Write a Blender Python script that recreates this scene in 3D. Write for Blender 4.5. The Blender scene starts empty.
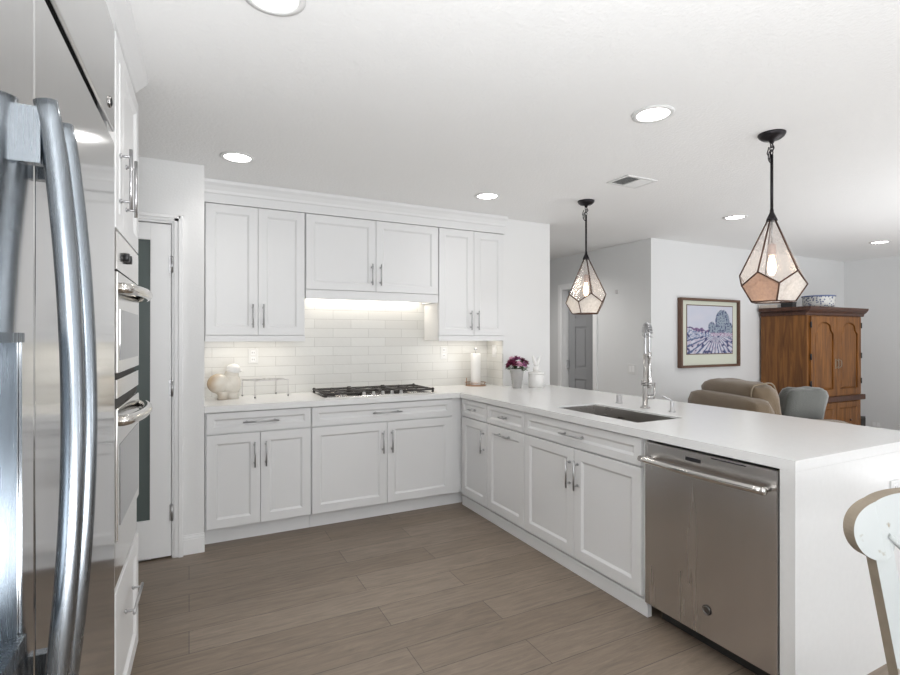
import bpy, bmesh, math, random
from mathutils import Vector, Matrix, noise
PI = math.pi
SC = bpy.context.scene
COL = SC.collection

# ------------------------------------------------------------------ camera
YAW, CAMZ, F = 0.4711, 1.3592, 512.26
cd = bpy.data.cameras.new('camera'); cam = bpy.data.objects.new('camera', cd); COL.objects.link(cam)
cam.location = (0, 0, CAMZ); cam.rotation_euler = (PI/2, 0, -YAW)
cd.sensor_width = 36; cd.lens = 36*F/900; cd.clip_start = 0.02; cd.clip_end = 100
SC.camera = cam
# ------------------------------------------------------------------ world, daylight, exposure
w = bpy.data.worlds.new('world'); SC.world = w; w.use_nodes = True
bg = w.node_tree.nodes['Background']; bg.inputs[0].default_value = (0.80, 0.90, 1.0, 1); bg.inputs[1].default_value = 0.4
SC.view_settings.view_transform = 'Standard'; SC.view_settings.look = 'None'
SC.view_settings.exposure = 0.15; SC.view_settings.gamma = 1.0; SC.view_settings.use_curve_mapping = False

def area(name, loc, rot, sx, sy, power, col=(1, 1, 1), spread=None):
    l = bpy.data.lights.new(name, 'AREA'); l.shape = 'RECTANGLE'; l.size = sx; l.size_y = sy
    l.energy = power; l.color = col
    if spread: l.spread = spread
    o = bpy.data.objects.new(name, l); COL.objects.link(o); o.location = loc; o.rotation_euler = rot
    return o
# daylight entering through the windows behind and beside the photographer
area('daylight_kitchen', (2.2, -2.12, 1.25), (PI/2, 0, 0), 3.0, 2.0, 28, (0.93, 0.965, 1.0))
area('daylight_living', (5.9, -2.12, 1.25), (PI/2, 0, 0), 2.8, 2.0, 12, (0.95, 0.97, 1.0))
area('fill_rear_living', (5.9, -2.05, .45), (2.45, 0, 0), 2.8, .6, 54, (0.98, 0.985, 1.0))  # added fill light tilted upward to brighten the ceiling
# added fill lights out of view, turned upward to lift the ceiling
area('fill_left', (.1, -2.0, 1.6), (2.3, 0, -.1), 1.0, .8, 34, (.96, .98, 1))
area('fill_kitchen', (.25, -.12, .75), (PI, 0, 0), .9, .9, 53, (.96, .98, 1))
area('fill_living', (5.6, 1.1, .35), (PI, 0, 0), 2.6, 2.0, 45, (.96, .98, 1))

# ------------------------------------------------------------------ materials
def _new(name):
    m = bpy.data.materials.new(name); m.use_nodes = True
    nt = m.node_tree; b = nt.nodes['Principled BSDF']
    return m, nt, b
def mat(name, col, rough=0.5, metal=0.0, bump=0.0, bscale=60, var=0.0, vscale=5, **kw):
    m, nt, b = _new(name)
    b.inputs['Roughness'].default_value = rough; b.inputs['Metallic'].default_value = metal
    tc = nt.nodes.new('ShaderNodeTexCoord')
    n = nt.nodes.new('ShaderNodeTexNoise'); n.inputs['Scale'].default_value = vscale; n.inputs['Detail'].default_value = 4
    nt.links.new(tc.outputs['Object'], n.inputs['Vector'])
    mx = nt.nodes.new('ShaderNodeMix'); mx.data_type = 'RGBA'
    v = max(var, 0.01)
    mx.inputs[6].default_value = (*[c*(1-v) for c in col], 1); mx.inputs[7].default_value = (*[min(1, c*(1+v)) for c in col], 1)
    nt.links.new(n.outputs['Fac'], mx.inputs[0]); nt.links.new(mx.outputs[2], b.inputs['Base Color'])
    if bump:
        n2 = nt.nodes.new('ShaderNodeTexNoise'); n2.inputs['Scale'].default_value = bscale; n2.inputs['Detail'].default_value = 3
        nt.links.new(tc.outputs['Object'], n2.inputs['Vector'])
        bp = nt.nodes.new('ShaderNodeBump'); bp.inputs['Strength'].default_value = bump; bp.inputs['Distance'].default_value = 0.01
        nt.links.new(n2.outputs['Fac'], bp.inputs['Height']); nt.links.new(bp.outputs['Normal'], b.inputs['Normal'])
    for k, x in kw.items(): b.inputs[k.replace('_', ' ')].default_value = x
    return m
def emis(name, col, s):
    m, nt, b = _new(name); b.inputs['Base Color'].default_value = (*col, 1)
    b.inputs['Emission Color'].default_value = (*col, 1); b.inputs['Emission Strength'].default_value = s
    return m
def steel(name, col, rough, stretch=(1, 1, 60), var=0.10, bump=0.02, wob=0.0):
    m, nt, b = _new(name); b.inputs['Metallic'].default_value = 1.0
    tc = nt.nodes.new('ShaderNodeTexCoord'); mp = nt.nodes.new('ShaderNodeMapping'); mp.inputs['Scale'].default_value = stretch
    nt.links.new(tc.outputs['Object'], mp.inputs[0])
    n = nt.nodes.new('ShaderNodeTexNoise'); n.inputs['Scale'].default_value = 6; n.inputs['Detail'].default_value = 6
    nt.links.new(mp.outputs[0], n.inputs['Vector'])
    cr = nt.nodes.new('ShaderNodeMapRange'); cr.inputs[3].default_value = rough*0.7; cr.inputs[4].default_value = rough*1.3
    nt.links.new(n.outputs['Fac'], cr.inputs[0]); nt.links.new(cr.outputs[0], b.inputs['Roughness'])
    mx = nt.nodes.new('ShaderNodeMix'); mx.data_type = 'RGBA'
    mx.inputs[6].default_value = (*[c*(1-var) for c in col], 1); mx.inputs[7].default_value = (*[min(1, c*(1+var)) for c in col], 1)
    nt.links.new(n.outputs['Fac'], mx.inputs[0]); nt.links.new(mx.outputs[2], b.inputs['Base Color'])
    bp = nt.nodes.new('ShaderNodeBump'); bp.inputs['Strength'].default_value = bump; bp.inputs['Distance'].default_value = 0.002
    nt.links.new(n.outputs['Fac'], bp.inputs['Height']); 
    last = bp
    if wob:
        n3 = nt.nodes.new('ShaderNodeTexNoise'); n3.inputs['Scale'].default_value = 2.5; n3.inputs['Detail'].default_value = 0
        nt.links.new(tc.outputs['Object'], n3.inputs['Vector'])
        b2 = nt.nodes.new('ShaderNodeBump'); b2.inputs['Strength'].default_value = wob; b2.inputs['Distance'].default_value = 0.01
        nt.links.new(n3.outputs['Fac'], b2.inputs['Height']); nt.links.new(bp.outputs['Normal'], b2.inputs['Normal']); last = b2
    nt.links.new(last.outputs['Normal'], b.inputs['Normal'])
    return m

M = {}
M['wall'] = mat('wall_paint', (0.80, 0.80, 0.795), 0.7, bump=0.08, bscale=90)
M['wall_living'] = mat('living_wall_paint', (0.76, 0.765, 0.765), 0.7, bump=0.08, bscale=90)
M['ceiling'] = mat('ceiling_paint', (0.90, 0.90, 0.895), 0.8, bump=0.25, bscale=70)
M['cab'] = mat('cabinet_white_lacquer', (0.78, 0.78, 0.78), 0.38)
M['trim'] = mat('trim_white', (0.88, 0.88, 0.88), 0.4)
M['quartz'] = mat('white_quartz', (0.80, 0.80, 0.795), 0.22, var=0.03, vscale=40)
M['nickel'] = mat('brushed_nickel', (0.50, 0.50, 0.51), 0.28, 1.0)
M['chrome'] = mat('chrome', (0.44, 0.43, 0.42), 0.18, 1.0)
M['fridge'] = steel('fridge_stainless', (0.62, 0.62, 0.62), 0.10, (40, 40, 0.6), 0.05, 0.02, wob=0.012)
M['handle_steel'] = steel('handle_stainless', (0.25, 0.275, 0.30), 0.26, (40, 40, 1), 0.05, 0.01)
M['dw'] = steel('dishwasher_stainless', (0.66, 0.645, 0.635), 0.26, (1, 2.2, 0.12), 0.06, 0.0, wob=0.06)
M['sink'] = steel('sink_stainless', (0.50, 0.48, 0.46), 0.30, (10, 1, 10), 0.08, 0.03)
M['polished'] = mat('polished_steel', (0.72, 0.70, 0.67), 0.12, 1.0)
M['blackglass'] = mat('oven_dark_glass', (0.30, 0.30, 0.31), 0.04, 0.75)
M['black'] = mat('black_plastic', (0.02, 0.02, 0.022), 0.35)
M['iron'] = mat('cast_iron', (0.035, 0.030, 0.028), 0.45, bump=0.1, bscale=200)
M['bronze'] = mat('dark_bronze', (0.025, 0.022, 0.025), 0.35, 0.7)
M['came'] = mat('brass_came_dark', (0.10, 0.055, 0.04), 0.4, 0.8)
M['plastic'] = mat('white_plastic', (0.76, 0.76, 0.75), 0.35)
M['grey'] = mat('grey_gap', (0.25, 0.25, 0.25), 0.6)
M['dark'] = mat('dark_recess', (0.03, 0.028, 0.025), 0.7)
M['greydoor'] = mat('painted_door', (0.33, 0.335, 0.345), 0.5)
M['frost'] = mat('dark_pantry_glass', (0.105, 0.13, 0.125), 0.25)
M['tan'] = mat('tan_corduroy', (0.165, 0.118, 0.072), 0.95, bump=0.6, bscale=120, var=0.18, vscale=9, Sheen_Weight=0.4)
M['piping'] = mat('tan_piping', (0.26, 0.21, 0.15), 0.9)
M['bluepillow'] = mat('grey_blue_velvet', (0.085, 0.088, 0.080), 0.9, bump=0.5, bscale=100, var=0.15, vscale=6, Sheen_Weight=0.5)
M['copper'] = mat('copper_tray', (0.42, 0.27, 0.18), 0.35, 0.7)
M['paper'] = mat('paper_white', (0.86, 0.85, 0.83), 0.9, bump=0.2, bscale=150)
M['porcelain'] = mat('porcelain_white', (0.84, 0.83, 0.81), 0.2)
M['zinc'] = mat('grey_vase', (0.42, 0.41, 0.40), 0.6, bump=0.3, bscale=60, var=0.12, vscale=30)
M['leaf'] = mat('green_leaf', (0.07, 0.12, 0.045), 0.6)
M['burgundy'] = mat('burgundy_petal', (0.16, 0.012, 0.055), 0.6, var=0.4, vscale=60)
M['pink'] = mat('pink_petal', (0.68, 0.38, 0.50), 0.6, var=0.2, vscale=60)
M['mauve'] = mat('mauve_petal', (0.40, 0.12, 0.28), 0.6, var=0.2, vscale=60)
M['wire'] = mat('white_wire', (0.62, 0.60, 0.60), 0.4)
M['mat'] = mat('cream_mat_board', (0.66, 0.68, 0.58), 0.8)
M['frame'] = mat('brown_frame_wood', (0.13, 0.07, 0.045), 0.45, var=0.2, vscale=20)
M['lamp_on'] = emis('recessed_lamp_diffuser', (1.0, 0.985, 0.96), 9.0)
M['bulb'] = emis('bulb_glow', (1.0, 0.80, 0.58), 5.0)
M['socket'] = mat('socket_copper', (0.50, 0.36, 0.32), 0.4, 0.3)
M['book'] = mat('book_paper', (0.55, 0.48, 0.42), 0.7)

def m_floor():
    m, nt, b = _new('oak_plank_floor'); L = nt.links
    tc = nt.nodes.new('ShaderNodeTexCoord')
    br = nt.nodes.new('ShaderNodeTexBrick'); br.offset = 0.37; br.offset_frequency = 2
    br.inputs['Scale'].default_value = 1; br.inputs['Brick Width'].default_value = 1.35; br.inputs['Row Height'].default_value = 0.19
    br.inputs['Mortar Size'].default_value = 0.0016; br.inputs['Mortar Smooth'].default_value = 0.3; br.inputs['Bias'].default_value = 0
    br.inputs['Color1'].default_value = (0.212, 0.164, 0.124, 1); br.inputs['Color2'].default_value = (0.268, 0.212, 0.166, 1)
    br.inputs['Mortar'].default_value = (0.07, 0.055, 0.047, 1)
    L.new(tc.outputs['Object'], br.inputs['Vector'])
    mp = nt.nodes.new('ShaderNodeMapping'); mp.inputs['Scale'].default_value = (1.0, 9, 1); L.new(tc.outputs['Object'], mp.inputs[0])
    n = nt.nodes.new('ShaderNodeTexNoise'); n.inputs['Scale'].default_value = 4.5; n.inputs['Detail'].default_value = 9; n.inputs['Roughness'].default_value = 0.72; n.inputs['Distortion'].default_value = 0.8
    L.new(mp.outputs[0], n.inputs['Vector'])
    cr = nt.nodes.new('ShaderNodeValToRGB'); cr.color_ramp.elements[0].position = 0.3; cr.color_ramp.elements[0].color = (0.68, 0.68, 0.68, 1)
    cr.color_ramp.elements[1].position = 0.7; cr.color_ramp.elements[1].color = (1.20, 1.19, 1.17, 1)
    L.new(n.outputs['Fac'], cr.inputs[0])
    mx = nt.nodes.new('ShaderNodeMix'); mx.data_type = 'RGBA'; mx.blend_type = 'MULTIPLY'; mx.inputs[0].default_value = 1
    L.new(br.outputs['Color'], mx.inputs[6]); L.new(cr.outputs[0], mx.inputs[7]); L.new(mx.outputs[2], b.inputs['Base Color'])
    b.inputs['Roughness'].default_value = 0.42
    bp = nt.nodes.new('ShaderNodeBump'); bp.inputs['Strength'].default_value = 0.12; bp.inputs['Distance'].default_value = 0.004
    L.new(n.outputs['Fac'], bp.inputs['Height']); L.new(bp.outputs['Normal'], b.inputs['Normal'])
    return m
def m_tile(axis):
    m, nt, b = _new('glazed_subway_tile'); L = nt.links
    tc = nt.nodes.new('ShaderNodeTexCoord'); sp = nt.nodes.new('ShaderNodeSeparateXYZ'); cb = nt.nodes.new('ShaderNodeCombineXYZ')
    L.new(tc.outputs['Object'], sp.inputs[0]); L.new(sp.outputs[axis], cb.inputs[0]); L.new(sp.outputs[2], cb.inputs[1])
    br = nt.nodes.new('ShaderNodeTexBrick'); br.offset = 0.5
    br.inputs['Scale'].default_value = 1; br.inputs['Brick Width'].default_value = 0.305; br.inputs['Row Height'].default_value = 0.0755
    br.inputs['Mortar Size'].default_value = 0.0018; br.inputs['Mortar Smooth'].default_value = 0.2; br.inputs['Bias'].default_value = 0
    br.inputs['Color1'].default_value = (0.72, 0.71, 0.68, 1); br.inputs['Color2'].default_value = (0.76, 0.755, 0.725, 1)
    br.inputs['Mortar'].default_value = (0.56, 0.55, 0.52, 1)
    L.new(cb.outputs[0], br.inputs['Vector'])
    n = nt.nodes.new('ShaderNodeTexNoise'); n.inputs['Scale'].default_value = 14; L.new(tc.outputs['Object'], n.inputs['Vector'])
    L.new(br.outputs['Color'], b.inputs['Base Color']); b.inputs['Roughness'].default_value = 0.18
    ad = nt.nodes.new('ShaderNodeMath'); ad.operation = 'MULTIPLY_ADD'; ad.inputs[1].default_value = -0.8
    L.new(br.outputs['Fac'], ad.inputs[0]); L.new(n.outputs['Fac'], ad.inputs[2])
    bp = nt.nodes.new('ShaderNodeBump'); bp.inputs['Strength'].default_value = 0.35; bp.inputs['Distance'].default_value = 0.004
    L.new(ad.outputs[0], bp.inputs['Height']); L.new(bp.outputs['Normal'], b.inputs['Normal'])
    return m
def m_wood(name, c1, c2, sc=(14, 14, 1.2), rough=0.4):
    m, nt, b = _new(name); L = nt.links
    tc = nt.nodes.new('ShaderNodeTexCoord'); mp = nt.nodes.new('ShaderNodeMapping'); mp.inputs['Scale'].default_value = sc
    L.new(tc.outputs['Object'], mp.inputs[0])
    n = nt.nodes.new('ShaderNodeTexNoise'); n.inputs['Scale'].default_value = 1.6; n.inputs['Detail'].default_value = 7; n.inputs['Distortion'].default_value = 1.2
    L.new(mp.outputs[0], n.inputs['Vector'])
    cr = nt.nodes.new('ShaderNodeValToRGB'); cr.color_ramp.elements[0].position = 0.32; cr.color_ramp.elements[0].color = (*c1, 1)
    cr.color_ramp.elements[1].position = 0.68; cr.color_ramp.elements[1].color = (*c2, 1)
    L.new(n.outputs['Fac'], cr.inputs[0]); L.new(cr.outputs[0], b.inputs['Base Color']); b.inputs['Roughness'].default_value = rough
    return m
def m_vcol(name, rough=0.6):
    m, nt, b = _new(name); a = nt.nodes.new('ShaderNodeVertexColor'); a.layer_name = 'Col'
    nt.links.new(a.outputs['Color'], b.inputs['Base Color']); b.inputs['Roughness'].default_value = rough
    return m
def m_glass(name, col, trans, emit=0.0):
    # seedy art glass: part translucent, part clear
    m = bpy.data.materials.new(name); m.use_nodes = True; nt = m.node_tree; nt.nodes.clear(); L = nt.links
    o = nt.nodes.new('ShaderNodeOutputMaterial'); t = nt.nodes.new('ShaderNodeBsdfTransparent'); t.inputs[0].default_value = (*[min(1, c*1.05) for c in col], 1)
    tl = nt.nodes.new('ShaderNodeBsdfTranslucent'); tl.inputs[0].default_value = (*col, 1)
    df = nt.nodes.new('ShaderNodeBsdfDiffuse'); df.inputs[0].default_value = (*col, 1)
    gl = nt.nodes.new('ShaderNodeBsdfGlossy'); gl.inputs['Roughness'].default_value = 0.12
    tc = nt.nodes.new('ShaderNodeTexCoord'); n = nt.nodes.new('ShaderNodeTexNoise'); n.inputs['Scale'].default_value = 70; L.new(tc.outputs['Object'], n.inputs['Vector'])
    bp = nt.nodes.new('ShaderNodeBump'); bp.inputs['Strength'].default_value = 0.5; bp.inputs['Distance'].default_value = 0.005
    L.new(n.outputs['Fac'], bp.inputs['Height']); L.new(bp.outputs[0], gl.inputs['Normal'])
    a = nt.nodes.new('ShaderNodeMixShader'); a.inputs[0].default_value = 0.5; L.new(tl.outputs[0], a.inputs[1]); L.new(df.outputs[0], a.inputs[2])
    b = nt.nodes.new('ShaderNodeMixShader'); nr = nt.nodes.new('ShaderNodeMapRange'); nr.inputs[1].default_value = .3; nr.inputs[2].default_value = .7; nr.inputs[3].default_value = trans-.07; nr.inputs[4].default_value = trans+.07; L.new(n.outputs['Fac'], nr.inputs[0]); L.new(nr.outputs[0], b.inputs[0]); L.new(a.outputs[0], b.inputs[1]); L.new(t.outputs[0], b.inputs[2])
    c = nt.nodes.new('ShaderNodeMixShader'); c.inputs[0].default_value = 0.12; L.new(b.outputs[0], c.inputs[1]); L.new(gl.outputs[0], c.inputs[2])
    L.new(c.outputs[0], o.inputs[0])
    return m
def m_spots(name, base, c2, scale, thr):
    m, nt, b = _new(name); L = nt.links
    tc = nt.nodes.new('ShaderNodeTexCoord'); n = nt.nodes.new('ShaderNodeTexVoronoi'); n.inputs['Scale'].default_value = scale
    L.new(tc.outputs['Object'], n.inputs['Vector'])
    cr = nt.nodes.new('ShaderNodeValToRGB'); cr.color_ramp.interpolation = 'CONSTANT'
    cr.color_ramp.elements[0].color = (*c2, 1); cr.color_ramp.elements[1].position = thr; cr.color_ramp.elements[1].color = (*base, 1)
    L.new(n.outputs['Distance'], cr.inputs[0]); L.new(cr.outputs[0], b.inputs['Base Color']); b.inputs['Roughness'].default_value = 0.3
    return m
def m_chair():
    m, nt, b = _new('distressed_white_paint'); L = nt.links
    tc = nt.nodes.new('ShaderNodeTexCoord'); n = nt.nodes.new('ShaderNodeTexNoise'); n.inputs['Scale'].default_value = 22; n.inputs['Detail'].default_value = 8
    L.new(tc.outputs['Object'], n.inputs['Vector'])
    cr = nt.nodes.new('ShaderNodeValToRGB'); cr.color_ramp.elements[0].position = 0.30; cr.color_ramp.elements[0].color = (0.28, 0.24, 0.18, 1)
    cr.color_ramp.elements[1].position = 0.36; cr.color_ramp.elements[1].color = (0.46, 0.48, 0.475, 1)
    L.new(n.outputs['Fac'], cr.inputs[0]); L.new(cr.outputs[0], b.inputs['Base Color']); b.inputs['Roughness'].default_value = 0.45
    return m
M['floor'] = m_floor(); M['tileX'] = m_tile(0); M['tileY'] = m_tile(1)
M['armoire'] = m_wood('armoire_cherry_wood', (0.115, 0.040, 0.007), (0.27, 0.108, 0.022), rough=0.5)
M['armoire_dark'] = m_wood('armoire_dark_moulding', (0.05, 0.018, 0.010), (0.10, 0.038, 0.02))
M['vcol'] = m_vcol('watercolour_print')
M['glass_clear'] = m_glass('seedy_clear_glass', (0.93, 0.90, 0.88), 0.78)
M['glass_white'] = m_glass('seedy_white_glass', (0.86, 0.85, 0.84), 0.40)
M['glass_amber'] = m_glass('seedy_amber_glass', (0.52, 0.35, 0.27), 0.35)
M['bowl'] = m_spots('blue_patterned_porcelain', (0.70, 0.70, 0.68), (0.06, 0.09, 0.22), 42, 0.36)
M['chair'] = m_chair()
M['chair_edge'] = mat('chair_worn_tan_edge', (0.30, 0.25, 0.19), 0.6, var=0.25, vscale=25)
def m_bird():
    m, nt, b = _new('cream_peach_ceramic'); L = nt.links
    tc = nt.nodes.new('ShaderNodeTexCoord'); n = nt.nodes.new('ShaderNodeTexNoise'); n.inputs['Scale'].default_value = 9; n.inputs['Detail'].default_value = 3
    L.new(tc.outputs['Object'], n.inputs['Vector'])
    sp = nt.nodes.new('ShaderNodeSeparateXYZ'); L.new(tc.outputs['Object'], sp.inputs[0])
    ad = nt.nodes.new('ShaderNodeMath'); ad.operation = 'MULTIPLY_ADD'; ad.inputs[1].default_value = -3.5; L.new(sp.outputs[0], ad.inputs[0]); L.new(n.outputs['Fac'], ad.inputs[2])
    cr = nt.nodes.new('ShaderNodeValToRGB'); cr.color_ramp.elements[0].position = 0.45; cr.color_ramp.elements[0].color = (0.72, 0.68, 0.61, 1)
    cr.color_ramp.elements[1].position = 0.95; cr.color_ramp.elements[1].color = (0.58, 0.44, 0.30, 1)
    L.new(ad.outputs[0], cr.inputs[0]); L.new(cr.outputs[0], b.inputs['Base Color']); b.inputs['Roughness'].default_value = 0.25
    return m
M['bird'] = m_bird()
def m_pane():
    m = bpy.data.materials.new('clear_pane'); m.use_nodes = True; nt = m.node_tree; nt.nodes.clear()
    o = nt.nodes.new('ShaderNodeOutputMaterial'); t = nt.nodes.new('ShaderNodeBsdfTransparent'); g = nt.nodes.new('ShaderNodeBsdfGlossy'); g.inputs['Roughness'].default_value = 0.02
    x = nt.nodes.new('ShaderNodeMixShader'); x.inputs[0].default_value = 0.06
    nt.links.new(t.outputs[0], x.inputs[1]); nt.links.new(g.outputs[0], x.inputs[2]); nt.links.new(x.outputs[0], o.inputs[0])
    return m
M['pane'] = m_pane()

# ------------------------------------------------------------------ mesh helpers
class MB:
    def __init__(s): s.v = []; s.f = []; s.sm = []
    def add(s, vs, fs, smooth=False):
        o = len(s.v); s.v += [Vector(v) for v in vs]
        for f in fs: s.f.append([i+o for i in f]); s.sm.append(smooth)
        return s
    def box(s, x0, x1, y0, y1, z0, z1):
        x0, x1 = sorted((x0, x1)); y0, y1 = sorted((y0, y1)); z0, z1 = sorted((z0, z1))
        return s.add([(x0,y0,z0),(x1,y0,z0),(x1,y1,z0),(x0,y1,z0),(x0,y0,z1),(x1,y0,z1),(x1,y1,z1),(x0,y1,z1)],
              [(0,3,2,1),(4,5,6,7),(0,1,5,4),(1,2,6,5),(2,3,7,6),(3,0,4,7)])
    def tube(s, pts, r, n=10, caps=True, rs=None, closed=False, flat=None):
        pts = [Vector(p) for p in pts]; N = len(pts); vs = []; prev = None
        for i, p in enumerate(pts):
            if closed: t = (pts[(i+1) % N]-pts[i-1]).normalized()
            else: t = (pts[min(i+1, N-1)]-pts[max(i-1, 0)]).normalized()
            if prev is None:
                a = Vector((0, 0, 1)) if abs(t.z) < .9 else Vector((0, 1, 0)); u = t.cross(a).normalized()
            else:
                u = (prev-t*prev.dot(t)).normalized()
            prev = u; q = t.cross(u).normalized(); rr = rs[i] if rs else r
            for k in range(n):
                an = 2*PI*k/n; cu = math.cos(an)*rr; cq = math.sin(an)*rr
                if flat: cq *= flat
                vs.append(p+u*cu+q*cq)
        fs = []
        for i in range(N if closed else N-1):
            j = (i+1) % N
            for k in range(n):
                fs.append((i*n+k, i*n+(k+1) % n, j*n+(k+1) % n, j*n+k))
        s.add(vs, fs, True)
        if caps and not closed:
            o = len(s.v)-N*n
            s.f.append([o+k for k in range(n)][::-1]); s.sm.append(False)
            s.f.append([o+(N-1)*n+k for k in range(n)]); s.sm.append(False)
        return s
    def cyl(s, a, b, r, n=20): return s.tube([a, b], r, n)
    def lathe(s, c, prof, n=28, smooth=True, axis='z'):
        c = Vector(c); vs = []; fs = []
        for (r, z) in prof:
            for k in range(n):
                a = 2*PI*k/n; d = (r*math.cos(a), r*math.sin(a), z)
                if axis == 'y': d = (d[0], d[2], d[1])
                if axis == 'x': d = (d[2], d[0], d[1])
                vs.append(c+Vector(d))
        for i in range(len(prof)-1):
            for k in range(n): fs.append((i*n+k, i*n+(k+1) % n, (i+1)*n+(k+1) % n, (i+1)*n+k))
        s.add(vs, fs, smooth); o = len(s.v)-len(vs)
        if prof[0][0] > 1e-5: s.f.append([o+k for k in range(n)][::-1]); s.sm.append(False)
        if prof[-1][0] > 1e-5: s.f.append([o+(len(prof)-1)*n+k for k in range(n)]); s.sm.append(False)
        return s
    def ell(s, c, r, n=20, m=12, fn=None):
        c = Vector(c); vs = []; fs = []
        for i in range(m+1):
            th = PI*i/m
            for k in range(n):
                ph = 2*PI*k/n; d = Vector((math.sin(th)*math.cos(ph), math.sin(th)*math.sin(ph), math.cos(th)))
                if fn: d = fn(d)
                vs.append(c+Vector((d.x*r[0], d.y*r[1], d.z*r[2])))
        for i in range(m):
            for k in range(n): fs.append((i*n+k, (i+1)*n+k, (i+1)*n+(k+1) % n, i*n+(k+1) % n))
        return s.add(vs, fs, True)
    def prism(s, poly, fn, d0, d1):
        # poly: 2D points; fn(a, b, d) -> 3D
        n = len(poly); vs = [fn(a, b, d0) for a, b in poly]+[fn(a, b, d1) for a, b in poly]
        fs = [list(range(n))[::-1], [n+i for i in range(n)]]+[(i, (i+1) % n, n+(i+1) % n, n+i) for i in range(n)]
        return s.add(vs, fs)
    def xf(s, mtx):
        s.v = [mtx @ v for v in s.v]; return s

FRAME = [0.0]      # rotation about z of the run being built
def _mesh(name, mb, mats, base):
    me = bpy.data.meshes.new(name); me.from_pydata([v-base for v in mb.v], [], mb.f)
    for p, sm in zip(me.polygons, mb.sm): p.use_smooth = sm
    me.validate()
    bm = bmesh.new(); bm.from_mesh(me); bmesh.ops.remove_doubles(bm, verts=bm.verts, dist=1e-6)
    bmesh.ops.recalc_face_normals(bm, faces=bm.faces); bm.to_mesh(me); bm.free()
    for m in (mats if isinstance(mats, list) else [mats]): me.materials.append(m)
    return me
def _bev(o, w, seg=2):
    if w:
        b = o.modifiers.new('bevel', 'BEVEL'); b.width = w; b.segments = seg; b.limit_method = 'ANGLE'; b.angle_limit = math.radians(40)
def R(): return Matrix.Rotation(FRAME[0], 3, 'Z')
BASE = {}
def thing(name, label, cat, base, group=None):
    o = bpy.data.objects.new(name, None); COL.objects.link(o); b = Vector(base)
    o.location = R() @ b; o.rotation_euler = (0, 0, FRAME[0]); o.empty_display_size = 0.1
    o['label'] = label; o['category'] = cat
    if group: o['group'] = group
    BASE[o.name] = b
    return o
def part(name, mb, m, parent, bev=0, label=None, seg=2):
    b = BASE[parent.name]
    o = bpy.data.objects.new(name, _mesh(name, mb, m, b)); COL.objects.link(o); o.parent = parent
    BASE[o.name] = b; _bev(o, bev, seg)
    if label: o['label'] = label
    return o
def solo(name, mb, m, label, cat, base, group=None, bev=0):
    b = Vector(base); o = bpy.data.objects.new(name, _mesh(name, mb, m, b)); COL.objects.link(o)
    o.location = R() @ b; o.rotation_euler = (0, 0, FRAME[0]); o['label'] = label; o['category'] = cat
    if group: o['group'] = group
    BASE[o.name] = b; _bev(o, bev); return o
def struct(name, mb, m, bev=0, parent=None):
    if parent: return part(name, mb, m, parent, bev)
    b = Vector((0, 0, 0)); o = bpy.data.objects.new(name, _mesh(name, mb, m, b)); COL.objects.link(o)
    o.rotation_euler = (0, 0, FRAME[0]); o['kind'] = 'structure'; BASE[o.name] = b; _bev(o, bev); return o
def copy_tree(o, parent=None):
    c = o.copy(); COL.objects.link(c); c.parent = parent
    for ch in [x for x in bpy.data.objects if x.parent == o]: copy_tree(ch, c)
    BASE[c.name] = BASE.get(o.name, Vector((0, 0, 0)))
    return c
def bez(p, n=12):
    p = [Vector(q) for q in p]; out = []
    for i in range(n+1):
        t = i/n; out.append(p[0]*(1-t)**3+p[1]*3*t*(1-t)**2+p[2]*3*t*t*(1-t)+p[3]*t**3)
    return out
def smooth_path(pts, k=6):
    pts = [Vector(p) for p in pts]; out = []
    for i in range(len(pts)-1):
        p0 = pts[max(i-1, 0)]; p1 = pts[i]; p2 = pts[i+1]; p3 = pts[min(i+2, len(pts)-1)]
        for j in range(k):
            t = j/k; out.append(0.5*((2*p1)+(p2-p0)*t+(2*p0-5*p1+4*p2-p3)*t*t+(3*p1-p0-3*p2+p3)*t**3))
    out.append(pts[-1]); return out

CEIL = 2.452
# ------------------------------------------------------------------ room shell
struct('floor', MB().box(-1.1, 8.6, -2.4, 7.2, -0.08, 0), M['floor'])
struct('ceiling', MB().box(-1.1, 8.6, -2.4, 7.2, CEIL, CEIL+0.1), M['ceiling'])
struct('wall_left', MB().box(-1.1, -0.98, -2.4, 4.4, 0, CEIL), M['wall'])
struct('wall_back', MB().box(-1.1, 2.568, 4.25, 4.40, 0, CEIL), M['wall'])
struct('wall_stub', MB().box(2.568, 3.103, 3.966, 7.2, 0, CEIL), M['wall'], 0.004)
struct('wall_pantry', MB().box(-1.1, -0.80, 3.61, 3.73, 0, CEIL).box(-0.80, -0.085, 3.61, 3.73, 2.065, CEIL)
       .box(-0.085, 0.087, 3.61, 4.25, 0, CEIL), M['wall'])
struct('wall_hall', MB().box(4.52, 4.64, 4.01, 4.89, 0, CEIL).box(4.52, 4.64, 4.89, 5.52, 2.0, CEIL).box(4.52, 4.64, 5.52, 7.2, 0, CEIL), M['wall_living'])
struct('wall_living', MB().box(4.64, 8.5, 4.01, 4.13, 0, CEIL), M['wall_living'])
struct('wall_right', MB().box(8.43, 8.55, -2.4, 4.01, 0, CEIL), M['wall_living'])
struct('wall_hall_end', MB().box(3.103, 8.55, 7.08, 7.2, 0, CEIL), M['wall_living'])
struct('wall_bedroom', MB().box(8.43, 8.55, 4.13, 7.08, 0, CEIL), M['wall_living'])
rw = MB()
for a, b in ((-1.1, 0.6), (3.8, 4.4), (7.4, 8.55)): rw.box(a, b, -2.35, -2.23, 0, CEIL)
for a, b in ((0.6, 3.8), (4.4, 7.4)): rw.box(a, b, -2.35, -2.23, 2.2, CEIL)
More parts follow.
